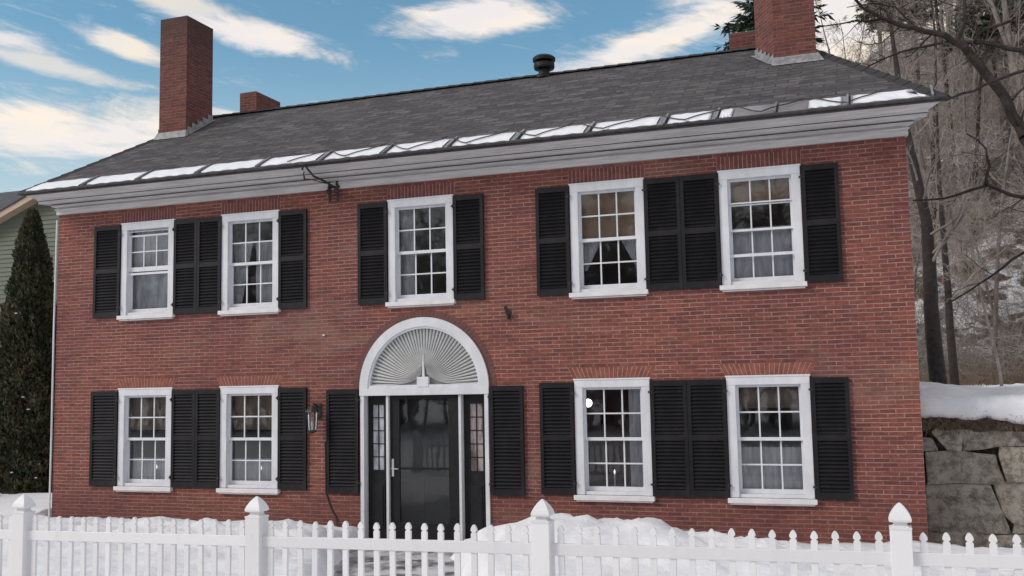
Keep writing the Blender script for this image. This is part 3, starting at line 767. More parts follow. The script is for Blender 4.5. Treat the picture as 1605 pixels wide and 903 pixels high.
for (a,c,e,f) in ((6.55,6.92,.3,1.0),(7.0,7.37,.3,1.0),(6.55,6.92,1.12,1.75),(7.0,7.37,1.12,1.75),(6.55,6.92,1.86,2.12),(7.0,7.37,1.86,2.12)): m.box((a,.128,e),(c,.1395,f))
m.build('front_door', M['black'], house, bevel=.004)
# granite doorstep
m = MB(); m.box((5.8,-.62,-.1),(8.15,-.005,.10)); ds = m.build('doorstep', M['stone'], house, bevel=.02)

# curtains and shades
def pleated(name, x0, x1, z0, z1, y, mt, label, cat='curtain', n=26, amp=.012, shape=None):
    m = MB(); rows = 10
    for j in range(rows+1):
        z = z0+(z1-z0)*j/rows
        for i in range(n+1):
            t = i/n; xa, xb = (x0, x1) if not shape else shape(j/rows)
            m.v.append((xa+(xb-xa)*t, y+amp*math.sin(i*2.1)+.004*math.sin(i*.7+j), z))
    for j in range(rows):
        for i in range(n): m.f.append((j*(n+1)+i, j*(n+1)+i+1, (j+1)*(n+1)+i+1, (j+1)*(n+1)+i)); m.mi.append(0)
    o = m.build(name, mt, smooth=True)
    return tag(o, label, cat, 'curtains in the windows' if cat == 'curtain' else None)
uz0, uz1 = UZ[0]+.1, UZ[1]-.1; lz0, lz1 = LZ[0]+.1, LZ[1]-.1
pleated('net_curtain', CX[0]-.44, CX[0]+.44, uz0, uz1, .19, M['curtain'], 'sheer grey net curtain filling the upper window nearest the left corner')
pleated('net_curtain', CX[1]-.44, CX[1]-.02, uz0, uz1-.35, .19, M['curtain'], 'left half of the net curtain in the second upper window from the left', shape=lambda t: (CX[1]-.44, CX[1]-.08-.22*(1-t)))
pleated('net_curtain', CX[1]+.0, CX[1]+.44, uz0, uz1-.35, .19, M['curtain'], 'right half of the net curtain in the second upper window from the left', shape=lambda t: (CX[1]-.02, CX[1]+.44))
c = CX[3]; zm = (uz0+uz1)/2
m = MB(); m.box((c-.44,.17,zm+.02),(c+.44,.178,uz1+.02)); m.tube([(c-.44,.174,zm+.02),(c+.44,.174,zm+.02)],[.012,.012],8)
tag(m.build('roller_blind', M['tan_shade']), 'tan roller shade pulled halfway down in the window with tied-back curtains', 'blind')
pleated('tied_curtain', c-.44, c-.1, zm-.42, zm+.05, .20, M['curtain'], 'white curtain tied back to the left under the tan roller shade', shape=lambda t: (c-.44, c-.36+.24*t))
pleated('tied_curtain', c+.1, c+.44, zm-.42, zm+.05, .20, M['curtain'], 'white curtain tied back to the right under the tan roller shade', shape=lambda t: (c+.36-.24*t, c+.44))
c5 = CX[4]
m = MB(); m.box((c5-.44,.17,zm+.36),(c5+.44,.178,uz1+.02)); tag(m.build('roller_blind', M['tan_shade']), 'tan roller shade drawn a little way down in the upper window nearest the right corner', 'blind')
pleated('net_curtain', c5-.44, c5+.44, uz0, zm+.05, .20, M['curtain'], 'short net curtain across the lower half of the upper window nearest the right corner', shape=None)
for i, (c, lb) in enumerate(((CX[0],'leftmost lower window'),(CX[1],'lower window beside the wall lantern'))):
    m = MB(); m.box((c-.44,.17,LZ[0]+.98),(c+.44,.178,lz1+.02)); tag(m.build('pulled_blind', M['brown_shade']), 'brown shade half drawn behind the upper panes of the '+lb, 'blind')
    pleated('cafe_curtain', c-.44, c+.44, lz0, LZ[0]+.52, .20, M['curtain'], 'white half curtain across the bottom panes of the '+lb)
m = MB(); m.box((CX[4]-.44,.17,lz1-.33),(CX[4]+.44,.178,lz1+.02)); tag(m.build('pulled_blind', M['brown_shade']), 'dark brown shade at the top of the lower window nearest the right corner', 'blind')
pleated('net_curtain', CX[3]+.18, CX[3]+.44, lz0, lz1, .23, M['curtain'], 'narrow white curtain hanging at the right edge of the window with the globe lamp')
pleated('net_curtain', CX[4]-.44, CX[4]+.44, lz0, lz0+.62, .21, M['curtain'], 'short pale curtain across the bottom panes of the lower window nearest the right corner')
pleated('net_curtain', CX[2]-.44, CX[2]-.20, uz0, uz1, .22, M['curtain'], 'slim pale curtain at the left edge of the upper window over the door')
# hanging globe and electric candles
lp = empty('hanging_lamp', (9.36,.55,2.09)); tag(lp, 'lit round globe lamp hanging inside the lower window right of the door', 'lamp')
m = MB(); m.lathe((0,0,0), [(.06*math.sin(math.pi*k/10)+.001,-.06*math.cos(math.pi*k/10)) for k in range(11)], 16); m.build('globe', M['globe'], lp, smooth=True)
m = MB(); m.tube([(0,0,.07),(0,0,.80)],[.006,.006],6); m.build('cord', M['iron'], lp)
for (x_, z_, lb) in ((CX[3]-.03,LZ[0]+.12,'electric candle with a lit bulb on the sill under the globe lamp'),(CX[0]+.12,LZ[0]+.12,'electric candle on the sill of the leftmost lower window'),(CX[1]+.12,LZ[0]+.12,'electric candle on the sill of the lower window beside the wall lantern')):
    cn = empty('window_candle', (x_,.145,z_)); tag(cn, lb, 'candle', 'electric candles in the windows')
    m = MB(); m.lathe((0,0,0), [(.035,0),(.035,.012),(.011,.02),(.011,.22),(.008,.225)], 10); m.build('candle_stick', M['sill_paint'], cn)
    m = MB(); m.lathe((0,0,.225), [(.006,0),(.014,.02),(.014,.04),(.003,.065)], 10); m.build('bulb', M['bulb'], cn)
    m = MB(); m.box((-.05,-.02,-.03),(.05,.05,-.001)); m.build('stand', M['wood'], cn)

# things fixed to the facade
lt = empty('wall_lantern', (5.185,0,1.98)); tag(lt, 'dark iron wall lantern with clear glass, between a window shutter and the left door shutter', 'lantern')
m = MB(); m.box((-.045,-.025,-.06),(.045,-.002,.16)); m.tube([(0,-.02,.10),(0,-.08,.15),(0,-.15,.155),(0,-.16,.12)],[.011]*4,8); m.build('bracket', M['iron'], lt)
m = MB(); m.lathe((0,-.16,0), [(.02,.13),(.035,.115),(.085,.05),(.09,.04),(.065,.035)][::-1], 8); m.lathe((0,-.16,0), [(.02,-.27),(.05,-.25),(.055,-.225)], 8)
for k in range(6):
    a = 2*math.pi*(k+.5)/6; m.tube([(.052*math.cos(a),-.16+.052*math.sin(a),-.225),(.066*math.cos(a),-.16+.066*math.sin(a),.04)],[.006,.006],5)
lt.scale = (1.3,1.15,1.05)
m.build('frame', M['iron'], lt)
m = MB(); m.lathe((0,-.16,0), [(.047,-.224),(.060,.036)], 6); m.build('glass', M['glass'], lt)
m = MB(); m.lathe((0,-.16,0), [(.014,-.22),(.014,-.13),(.006,-.10)], 8); m.build('candle_tube', M['sill_paint'], lt)
fb = empty('flag_bracket', (8.355,0,3.42)); tag(fb, 'small rusty iron flagpole bracket on the bare brick right of the fanlight', 'bracket')
m = MB(); m.box((-.028,-.014,-.09),(.028,-.002,.05)); m.build('plate', M['iron'], fb)
m = MB(); m.tube([(0,-.01,-.06),(0,-.05,-.03),(-.015,-.11,.09)],[.026,.026,.024],10); m.build('socket', M['iron'], fb)
wb = MB(); pts = [(5.315,-.012,1.55),(5.32,-.012,1.2),(5.325,-.014,.80),(5.37,-.012,.66),(5.42,-.012,.54),(5.50,-.02,.42),(5.54,-.03,.25),(5.55,-.03,.1)]
wb.tube(pts, [.012]*len(pts), 6); wb.build('cable', M['iron'], house)
sb = empty('service_bracket', (5.40,0,5.6)); tag(sb, 'dark electric service bracket with insulators under the eave', 'bracket')
m = MB(); m.tube([(-.14,-.60,.10),(-.10,-.63,.19),(-.04,-.60,.10),(.0,-.50,.01),(.05,-.22,-.03),(.12,-.06,-.10)],[.017]*6,7); m.build('weather_head', M['iron'], sb)
m = MB()
for xx in (.02,.16): m.tube([(xx,-.05,-.32),(xx,-.07,.0)],[.02,.02],7); m.lathe((xx,-.09,-.16),[(.035,-.03),(.045,0),(.035,.03)],8)
m.box((-.02,-.05,-.10),(.20,-.02,-.07)); m.build('insulator_rack', M['iron'], sb)
m = MB(); m.tube([(-.20,-.43,-.02),(-.20,-.46,.07),(-.20,-.45,.12)],[.018,.01,.006],6); m.build('insulator_pin', M['iron'], sb)
m = MB(); m.tube([(-.19,-.44,-.01),(-.08,-.42,-.02),(.04,-.2,-.05)],[.009]*3,5); m.build('cable', M['iron'], sb)
m = MB(); m.lathe((5.29,-.012,3.20),[(.018,-.012),(.022,0),(.018,.012)],8); m.build('wall_plug', M['paint'], house)
m = MB(); m.tube([(-.03,-.01,5.40),(-.035,-.02,3.5),(-.028,-.02,1.7),(-.035,-.02,.2)],[.016]*4,6); m.build('corner_cable', M['paint'], house)

# ------------------------------------------------------------------ picket fence
FY = -6.65
def rail_top(x): return 1.150+.0102*(x-5.9)
fence = empty('picket_fence', (0,FY,0)); tag(fence, 'white picket fence with pointed posts running along the snowy front garden', 'fence')
PX = [3.650,6.093,8.540,11.00,13.466,15.93]
post_mesh = None; cap_mesh = None
for x in PX:
    zt = rail_top(x)
    if post_mesh is None:
        m = MB(); s_ = .068
        m.box((-s_,-s_,-1.2),(s_,s_,.150)); 
        po = m.build('post', M['vinyl'], fence, (x,0,zt), bevel=.004); post_mesh = po.data
        m = MB()
        def sq(r, z): return [(-r,-r,z),(r,-r,z),(r,r,z),(-r,r,z)]
        pr = [(.066,.150),(.066,.162),(.050,.165),(.038,.176),(.038,.192),(.064,.200),(.067,.212),(.060,.236),(.045,.266),(.028,.292),(.010,.312),(.002,.318)]
        for r, z in pr: m.v += sq(r*1.06, z)
        for i in range(len(pr)-1):
            for k in range(4): m.f.append((i*4+k, i*4+(k+1)%4, (i+1)*4+(k+1)%4, (i+1)*4+k)); m.mi.append(0)
        m.f.append((3,2,1,0)); m.mi.append(0)
        cpo = m.build('cap', M['vinyl'], po); cap_mesh = cpo.data
    else:
        po = bpy.data.objects.new('post', post_mesh); col.objects.link(po); po.parent = fence; po.location = (x,0,zt)
        bv = po.modifiers.new('bevel','BEVEL'); bv.width = .004; bv.segments = 2; bv.limit_method = 'ANGLE'
        cpo = bpy.data.objects.new('cap', cap_mesh); col.objects.link(cpo); cpo.parent = po
for xa, xb in zip(PX, PX[1:]):
    for dz in (0,-.62):
        m = MB(); za, zb = rail_top(xa)+dz, rail_top(xb)+dz
        m.v = [(xa+.063,-.022,za-.085),(xb-.063,-.022,zb-.085),(xb-.063,.022,zb-.085),(xa+.063,.022,za-.085),(xa+.063,-.022,za),(xb-.063,-.022,zb),(xb-.063,.022,zb),(xa+.063,.022,za)]
        m.f = [(0,3,2,1),(4,5,6,7),(0,1,5,4),(1,2,6,5),(2,3,7,6),(3,0,4,7)]; m.mi = [0]*6
        m.build('rail', M['vinyl'], fence, bevel=.004)
m = MB(); w_ = .0225
poly = [(-w_,-1.0),(w_,-1.0),(w_,.062),(.014,.068),(.014,.074),(.024,.082),(.0235,.096),(.015,.115),(.006,.126),(-.006,.126),(-.015,.115),(-.0235,.096),(-.024,.082),(-.014,.074),(-.014,.068),(-w_,.062)]
m.prism(poly, -.012, .012)
pmesh = None; NP = 17
random.seed(8)
for xa, xb in zip(PX, PX[1:]):
    for k in range(1, NP+1):
        x = xa+(xb-xa)*k/(NP+1)
        zt = rail_top(x)
        if pmesh is None: po = m.build('picket', M['vinyl'], fence, (x,0,zt)); pmesh = po.data
        else: po = bpy.data.objects.new('picket', pmesh); col.objects.link(po); po.parent = fence; po.location = (x,0,zt)
        po.location.z += random.uniform(-.005,.005); po.rotation_euler = (0,random.uniform(-.012,.012),random.uniform(-.06,.06))

# ------------------------------------------------------------------ stone retaining wall
rw = empty('retaining_wall', (13.88,.9,0)); tag(rw, 'retaining wall of large rough granite blocks against the right corner of the house', 'wall')
def stone(poly, y=.0, depth=.45, bulge=.05, seed=0):
    bm = bmesh.new()
    mx_ = sum(p[0] for p in poly)/len(poly); mz_ = sum(p[1] for p in poly)/len(poly)
    poly = [(x+.022*(1 if x > mx_ else -1), z+.020*(1 if z > mz_ else -1)) for x, z in poly]
    vs_ = [bm.verts.new((x-13.88, y, z)) for x, z in poly]; f = bm.faces.new(vs_)
    rr_ = bmesh.ops.extrude_face_region(bm, geom=[f]); 
    for e in rr_['geom']:
        if isinstance(e, bmesh.types.BMVert): e.co.y += depth
    bmesh.ops.recalc_face_normals(bm, faces=bm.faces)
    bmesh.ops.bevel(bm, geom=list(bm.edges), offset=.02, segments=2, affect='EDGES', profile=.6)
    bmesh.ops.triangulate(bm, faces=bm.faces)
    for _ in range(3): bmesh.ops.subdivide_edges(bm, edges=[e for e in bm.edges if e.calc_length() > .05], cuts=1)
    bmesh.ops.triangulate(bm, faces=bm.faces)
    for v_ in bm.verts:
        p = v_.co*2.3+Vector((seed*3.1,0,0)); p2 = v_.co*9+Vector((seed,5,0))
        v_.co += Vector((noise.noise(p)*.03, noise.noise(p2)*.022+noise.noise(p2*2.1)*.012+noise.noise(p*1.7+Vector((0,9,0)))*bulge, noise.noise(p+Vector((4,4,4)))*.03))
    me = bpy.data.meshes.new('stone'); bm.to_mesh(me); bm.free(); me.materials.append(M['stone'])
    o = bpy.data.objects.new('stone', me); col.objects.link(o); o.parent = rw
    me.polygons.foreach_set('use_smooth', [True]*len(me.polygons)); return o
ST = [[(13.89,-.2),(14.95,-.2),(14.92,.30),(13.9,.30)],[(14.98,-.2),(16.1,-.2),(16.05,.30),(14.95,.31)],
      [(13.90,.34),(14.88,.335),(14.78,.62),(14.66,.925),(13.93,.93)],[(14.83,.60),(14.97,.46),(15.72,.45),(15.68,.98),(14.72,.96)],[(14.92,.345),(15.68,.34),(15.66,.42),(14.97,.43)],
      [(13.93,.965),(14.86,.965),(14.80,1.18),(14.76,1.33),(14.3,1.37),(13.94,1.36)],[(14.90,1.01),(15.66,1.02),(15.62,1.42),(14.84,1.43),(14.81,1.3)],
      [(14.02,1.62),(14.20,1.42),(14.34,1.40),(14.36,1.66),(14.14,1.74)],[(14.40,1.40),(14.78,1.46),(15.35,1.46),(15.38,1.70),(14.40,1.73)],[(13.89,1.40),(14.06,1.42),(14.0,1.54),(13.89,1.56)],
      [(15.42,1.46),(16.4,1.45),(16.38,1.74),(15.42,1.72)],[(15.76,.45),(16.8,.46),(16.8,.97),(15.72,.97)],[(15.70,1.01),(16.9,1.0),(16.9,1.41),(15.66,1.41)],[(16.14,-.2),(17.3,-.2),(17.3,.41),(16.1,.41)],
      [(15.73,.33),(16.06,.33),(16.06,.41),(15.73,.42)],[(16.44,1.45),(17.6,1.46),(17.6,1.73),(16.42,1.74)],[(16.84,.46),(17.9,.46),(17.9,.97),(16.84,.97)],[(16.94,1.01),(18.1,1.01),(18.1,1.41),(16.94,1.41)],
      [(17.34,-.2),(18.6,-.2),(18.6,.42),(17.34,.42)],[(17.94,.46),(19,.46),(19,.97),(17.94,.97)],[(17.64,1.45),(19,1.45),(19,1.73),(17.64,1.73)],[(18.14,1.01),(19,1.01),(19,1.41),(18.14,1.41)]]
random.seed(5)
for i, pl in enumerate(ST): stone(pl, random.uniform(-.03,.03), .4, .06, i)
m = MB(); nn = 60                                             # soil bank with matted roots on top
for i in range(nn+1):
    x = .0+5.2*i/nn
    for (yy, zz) in ((.16,1.55),(.02,1.66),(-.02,1.74),(-.02,1.84),(.03,1.92),(.3,1.96)):
        m.v.append((x, yy+.05*noise.noise(Vector((x*3,zz*6,2))), zz+.03*noise.noise(Vector((x*4,zz*5,9)))))
for i in range(nn):
    for k in range(5): m.f.append((i*6+k,(i+1)*6+k,(i+1)*6+k+1,i*6+k+1)); m.mi.append(0)
m.box((0,.14,-.2),(5.2,.20,1.60))
m.build('soil_bank', M['soil'], rw, smooth=False)
m = MB(); random.seed(11)
for i in range(900):
    x = random.uniform(0,5.1); z = random.uniform(1.68,1.92); l = random.uniform(.06,.20)
    p = Vector((x,-.02+random.uniform(-.02,.02),z)); d = Vector((random.gauss(0,.5),random.uniform(-.5,-.1),random.uniform(-1,.15))).normalized()*l
    m.tube([p,p+d*.6+Vector((0,0,.0)),p+d+Vector((0,0,-.03))],[.004,.003,.001],3,False)
m.build('dead_grass', M['grass'], rw)['kind'] = 'stuff'
m = MB(); nn = 70                                             # overhanging lip of snow
for i in range(nn+1):
    x = 5.3*i/nn-.02; a = .05*noise.noise(Vector((x*2.2,0,1)))+.03*noise.noise(Vector((x*7,0,1)))
    lowz = 1.80+.04*math.sin(x*2.5+1)+.02*math.sin(x*9)+a*1.3
    for (yy,zz) in ((.16,lowz+.02),(-.03+a,lowz),(-.09+a,lowz+.05),(-.10+a,2.0),(-.03+a,2.08),(.14,2.12),(.34,2.12)): m.v.append((x,yy,zz))
for i in range(nn):
    for k in range(6): m.f.append((i*7+k,(i+1)*7+k,(i+1)*7+k+1,i*7+k+1)); m.mi.append(0)
m.build('snow_cap', M['snow_ice'], rw, smooth=True)

# ------------------------------------------------------------------ trees
def grow(seed, height, trunk_r, lean=.05, l1=12, l2=6, l3=5, l4=4, spread=.9, start=.30, rmin=.0045, up=.35):
    rnd = random.Random(seed); T, B = MB(), MB()
    def poly(p, d, length, segs, wob, r0, r1, lift=0):
        pts = [p.copy()]; dd = d.normalized()
        for k in range(segs):
            dd = (dd+Vector((rnd.gauss(0,wob),rnd.gauss(0,wob),rnd.gauss(0,wob)+lift))).normalized()
            pts.append(pts[-1]+dd*(length/segs))
        return pts, [r0+(r1-r0)*k/segs for k in range(segs+1)]
    def at(pts, t):
        k = t*(len(pts)-1); i = min(int(k), len(pts)-2); return pts[i].lerp(pts[i+1], k-i), (pts[i+1]-pts[i]).normalized()
    def side(d, ang):
        o = d.orthogonal().normalized(); o = Matrix.Rotation(rnd.uniform(0,2*math.pi),3,d) @ o
        return (d*math.cos(ang)+o*math.sin(ang)).normalized()
    tp, tr = poly(Vector((0,0,-.3)), Vector((rnd.gauss(0,lean),rnd.gauss(0,lean),1)), height, 10, .05, trunk_r, trunk_r*.15, .02)
    T.tube(tp, tr, 8)
    for i in range(l1):
        t = start+(1-start)*(i+rnd.random())/l1; t = min(t,.98); p, d = at(tp, t)
        L1 = height*.42*spread*(1.15-t)*rnd.uniform(.7,1.2); r = trunk_r*(1-t*.85)*.27
        bp, br = poly(p, side(d, rnd.uniform(.6,1.25)), L1, 6, .14, r, max(rmin,r*.25), up*.18)
        B.tube(bp, br, 5, False)
        for j in range(l2):
            t2 = .2+.8*(j+rnd.random())/l2; p2, d2 = at(bp, min(t2,.99))
            r2 = max(rmin, r*(1-t2*.7)*.42); L2 = L1*.5*rnd.uniform(.5,1.1)*(1.2-t2*.6)
            cp_, cr = poly(p2, side(d2, rnd.uniform(.5,1.1)), L2, 4, .16, r2, rmin, up*.12)
            B.tube(cp_, cr, 4, False)
            for k in range(l3):
                t3 = .15+.85*(k+rnd.random())/l3; p3, d3 = at(cp_, min(t3,.99))
                L3 = L2*.55*rnd.uniform(.5,1.1)
                ep, er = poly(p3, side(d3, rnd.uniform(.4,1.0)), L3, 3, .18, max(rmin,r2*.5), rmin*.6, .04)
                B.tube(ep, er, 3, False)
                for m_ in range(l4):
                    p4, d4 = at(ep, rnd.uniform(.2,1)*.99)
                    gp_, gr = poly(p4, side(d4, rnd.uniform(.4,.9)), L3*.5*rnd.uniform(.5,1.1), 2, .15, rmin*.8, rmin*.45)
                    B.tube(gp_, gr, 3, False)
    return T, B
def tree_thing(name, T, B, mt, mb, loc, label, cat='tree', group=None, rz=0, part2='branches'):
    r = empty(name, loc, rz); tag(r, label, cat, group)
    T.build('trunk', mt, r, smooth=True); B.build(part2, mb, r); return r
def hz(x, y): return h(x, y)
protos = []
for k, (sd_, H_, tr_, mt, mb_) in enumerate(((1,13,.13,'bark','twig'),(2,16,.15,'bark','twig'),(3,10,.08,'bark','twig2'),(4,12,.10,'bark_dark','twig'),(5,7,.05,'bark','twig2'))):
    protos.append(tree_thing('bare_tree', *grow(sd_, H_, tr_, .06, 15, 7, 5, 4, .85, .18 if k != 1 else .3), M[mt], M[mb_], (0,0,0), 'x'))
random.seed(21)
WLAB = 'bare grey-brown tree standing in the snowy woods on the hillside beyond the house'
spots = []
def near_ok(x, y, dmin): return all((x-a)**2+(y-c)**2 > dmin*dmin for a, c in spots)
tries = 0
while len(spots) < 120 and tries < 6000:
    tries += 1
    y = random.uniform(13, 62); 
    # woods fill what lies right of and behind the roof as seen from the street
    xl = 11.4+(y-13)*.03; xr = 16.2+(y)*.22
    x = random.uniform(xl-2, xr+5)
    if x < 16.0+(y-30)*.10 and y > 19 and random.random() < .88: continue
    if near_ok(x, y, 1.6): spots.append((x,y))
used = set()
for i, (x, y) in enumerate(spots):
    k = random.choice([2,4,2,4,3]) if y < 20 else random.choice([0,1,2,3,4,2,4]) if y < 26 else random.choice([0,1,2,3,1])
    if x < 16.0+(y-30)*.10: k = random.choice([2,4])
    if k not in used: o = protos[k]; used.add(k)
    else: o = copy_tree(protos[k])
    o.location = (x,y,hz(x,y)); o.rotation_euler = (0,0,random.uniform(0,6.28)); s_ = random.uniform(.8,1.15); o.scale = (s_,s_,s_)
    tag(o, WLAB, 'tree', 'bare trees in the woods')
# near dark trunks beside the house corner
o = tree_thing('bare_tree', *grow(31, 9, .17, .02, 14, 7, 5, 3, .7, .25), M['bark_dark'], M['twig'], (14.50,8.0,hz(14.5,8)), 'dark bare tree with a thick trunk on the terrace just past the right house corner')
o = tree_thing('bare_tree', *grow(32, 8, .10, .03, 12, 6, 5, 3, .7, .25), M['bark_dark'], M['twig2'], (14.92,10.0,hz(14.92,10)), 'slimmer dark bare tree right beside the thick trunk past the house corner')
o = tree_thing('bare_tree', *grow(33, 5.5, .035, .05, 12, 5, 4, 3, .6, .3), M['twig2'], M['twig2'], (15.75,9.2,hz(15.75,9.2)), 'thin pale sapling leaning on the snowy terrace behind the stone wall')

# overhanging tree at the right: trunk on the terrace, long crooked limbs towards the house
ot = empty('overhanging_tree', (16.9,3.4,2.1)); tag(ot, 'dark bare tree at the right whose long crooked limbs reach over the roof corner', 'tree')
T, B = MB(), MB(); off = Vector((16.9,3.4,2.1)); rnd = random.Random(77)
T.tube([Vector(p)-off for p in ((16.9,3.4,1.8),(16.85,3.3,3.2),(16.6,3.1,4.3),(16.15,2.8,5.0),(15.57,2.5,5.87))], [.24,.19,.15,.11,.085], 10)
T.tube([Vector(p)-off for p in ((16.85,3.3,3.2),(17.2,3.5,5.0),(17.3,3.6,7.5),(17.0,3.7,10.5))], [.17,.13,.10,.03], 8)
T.build('trunk', M['bark_dark'], ot, smooth=True)
def limb(pts, r0, r1, twigs=10, tl=.9):
    P_ = [Vector(p)-off for p in pts]
    # refine with wobble
    Q = []
    for a, c_ in zip(P_, P_[1:]):
        n_ = max(2, int((c_-a).length/.16))
        for j in range(n_):
            t = j/n_; Q.append(a.lerp(c_, t)+Vector((rnd.gauss(0,.010),rnd.gauss(0,.02),rnd.gauss(0,.010))))
    Q.append(P_[-1]); n_ = len(Q)
    B.tube(Q, [r0+(r1-r0)*i/(n_-1) for i in range(n_)], 7, False)
    for i in range(twigs):
        k = int(rnd.uniform(.08,.98)*(n_-1)); p = Q[k]; d = (Q[min(k+1,n_-1)]-Q[max(k-1,0)]).normalized()
        o = Matrix.Rotation(rnd.uniform(0,6.28),3,d) @ d.orthogonal().normalized()
        dd = (d*rnd.uniform(.3,1)+o).normalized(); L_ = tl*rnd.uniform(.35,1.1)
        pp = [p]; 
        for j in range(5):
            dd = (dd+Vector((rnd.gauss(0,.2),rnd.gauss(0,.2),rnd.gauss(0,.2)+.05))).normalized(); pp.append(pp[-1]+dd*L_/5)
        rr = max(.006, (r0+(r1-r0)*k/n_)*.35)
        B.tube(pp, [rr+(0.003-rr)*j/5 for j in range(6)], 4, False)
        for j in range(4):
            q_ = pp[rnd.randint(1,5)]; e_ = (dd+Vector((rnd.gauss(0,.7),rnd.gauss(0,.7),rnd.gauss(0,.7)))).normalized()*L_*.35*rnd.uniform(.5,1.2)
            B.tube([q_,q_+e_*.5+Vector((rnd.gauss(0,.02),0,rnd.gauss(0,.02))),q_+e_], [.005,.004,.002], 3, False)
limb([(15.57,2.5,5.87),(15.31,2.5,6.52),(14.91,2.5,7.21),(14.75,2.45,7.40)], .085,.062, 6)
limb([(14.75,2.45,7.40),(14.58,2.4,7.50),(14.13,2.4,7.70),(13.68,2.35,7.90),(13.45,2.3,8.08),(13.15,2.25,8.40),(12.9,2.2,8.75)], .052,.014, 12)
limb([(14.75,2.45,7.40),(14.85,2.4,7.68),(14.90,2.4,8.05),(14.87,2.4,8.6),(14.95,2.4,9.2)], .034,.018, 8)
limb([(14.13,2.4,7.70),(13.7,2.5,7.93),(13.3,2.6,7.97),(12.9,2.7,8.0),(12.65,2.8,8.02)], .020,.007, 9)
limb([(16.15,2.8,5.0+1.2),(15.65,2.6,7.18),(15.1,2.5,7.36),(14.6,2.5,7.46)], .05,.028, 6)
limb([(15.5,2.4,7.6),(15.1,2.4,7.55),(14.95,2.45,7.35),(14.98,2.45,7.1)], .026,.014, 5)
limb([(14.55,2.45,7.42),(13.95,2.5,7.38),(13.5,2.5,7.22),(13.15,2.5,7.05)], .022,.007, 9, .7)
limb([(14.2,2.45,7.7),(13.9,2.4,8.05),(13.6,2.35,8.15),(13.2,2.3,8.12)], .018,.006, 8)
limb([(14.87,2.4,8.05),(14.3,2.4,8.12),(13.8,2.3,8.35),(13.4,2.2,8.35)], .020,.006, 8)
limb([(16.6,3.1,4.3),(16.2,2.8,6.2),(15.65,2.4,6.85),(15.2,2.2,6.68),(14.75,2.1,6.52),(14.5,2.05,6.42)], .05,.016, 8, .6)
limb([(16.6,3.1,4.3),(16.1,2.8,4.75),(15.52,2.5,4.97),(15.04,2.5,5.19),(14.44,2.5,5.03),(14.0,2.5,5.05)], .05,.012, 12)
limb([(15.04,2.5,5.19),(15.07,2.5,5.5),(15.05,2.5,5.75),(14.8,2.5,6.0)], .026,.010, 7, .6)
limb([(16.85,3.3,3.4),(16.2,3.0,4.0),(15.5,2.8,4.2),(14.9,2.6,3.75),(14.4,2.5,3.45)], .04,.010, 12)
B.build('branches', M['bark_dark'], ot)

# conifers
def conifer(seed, H, rad, density=1.0, start=.12, droop=.25, leaf=.16, rt=.16):
    rnd = random.Random(seed); T, Bf = MB(), MB()
    T.tube([(0,0,-.4),(0,0,H*.5),(0,0,H)], [rt,rt*.6,.02], 8)
    z = H*start
    while z < H*.985:
        t = z/H; L_ = rad*(1-t)**.8*rnd.uniform(.75,1.15)+.15
        nb = 6
        for k in range(nb):
            a = rnd.uniform(0,6.28); l = L_*rnd.uniform(.6,1.1)
            d = Vector((math.cos(a),math.sin(a),0)); pts_ = [Vector((0,0,z))]
            for j in range(1,6):
                s_ = j/5; pts_.append(Vector((0,0,z))+d*l*s_+Vector((0,0,-droop*l*s_+.30*droop*l*s_*s_*2)))
            T.tube(pts_, [.03,.024,.018,.012,.008,.004], 3, False)
            nn_ = int(l*16*density)+5
            for m_ in range(nn_):
                s_ = rnd.uniform(.12,1.03); kk = min(int(s_*5),4); p = pts_[kk].lerp(pts_[kk+1], min(1,s_*5-kk))
                sp = leaf*rnd.uniform(.6,1.4)*(1.5-s_*.6)
                sidev = Vector((-d.y,d.x,0))*rnd.choice((-1,1))
                q = (sidev*rnd.uniform(.3,1)+d*rnd.uniform(.2,1)+Vector((0,0,rnd.uniform(-.7,.15)))).normalized()*sp*1.8
                wv = Vector((rnd.gauss(0,1),rnd.gauss(0,1),rnd.gauss(0,1))).cross(q).normalized()*sp*.22
                Bf.add([p-wv*.6,p+q*.5-wv,p+q,p+q*.5+wv], [(0,1,2,3)])
        z += .20+.18*rnd.random()
    return T, Bf
T, Bf = conifer(5, 15.5, 3.0, 1.6, .08, .30, .20, .24)
tree_thing('spruce_tree', T, Bf, M['bark_dark'], M['spruce'], (10.62,22,hz(10.62,22)), 'tall dark green spruce rising behind the right front chimney', 'tree', part2='foliage')
T, Bf = conifer(9, 15, 3.0, .9, .35, -.1, .26, .22)
pn0 = tree_thing('pine_tree', T, Bf, M['bark'], M['pine'], (0,0,0), 'x', 'tree', 'pines on the hillside', part2='foliage')
pp_ = [(18.6,30,1.0,'hazy green pine tree whose crown fills the top right corner'),(16.2,46,.95,'grey-green pine standing among bare trees high on the slope, above the roof corner'),(21.8,44,1.1,'grey-green pine behind the one in the top right corner'),(14.6,58,.75,'farthest small pine seen through branches above the right end of the roof'),(19.6,20,.55,'small pine low on the slope at the right edge')]
for i, (x, y, s_, lb) in enumerate(pp_):
    o = pn0 if i == 0 else copy_tree(pn0); o.location = (x,y,hz(x,y)); o.scale = (s_,)*3; o.rotation_euler = (0,0,i*1.3); tag(o, lb, 'tree', 'pines on the hillside')

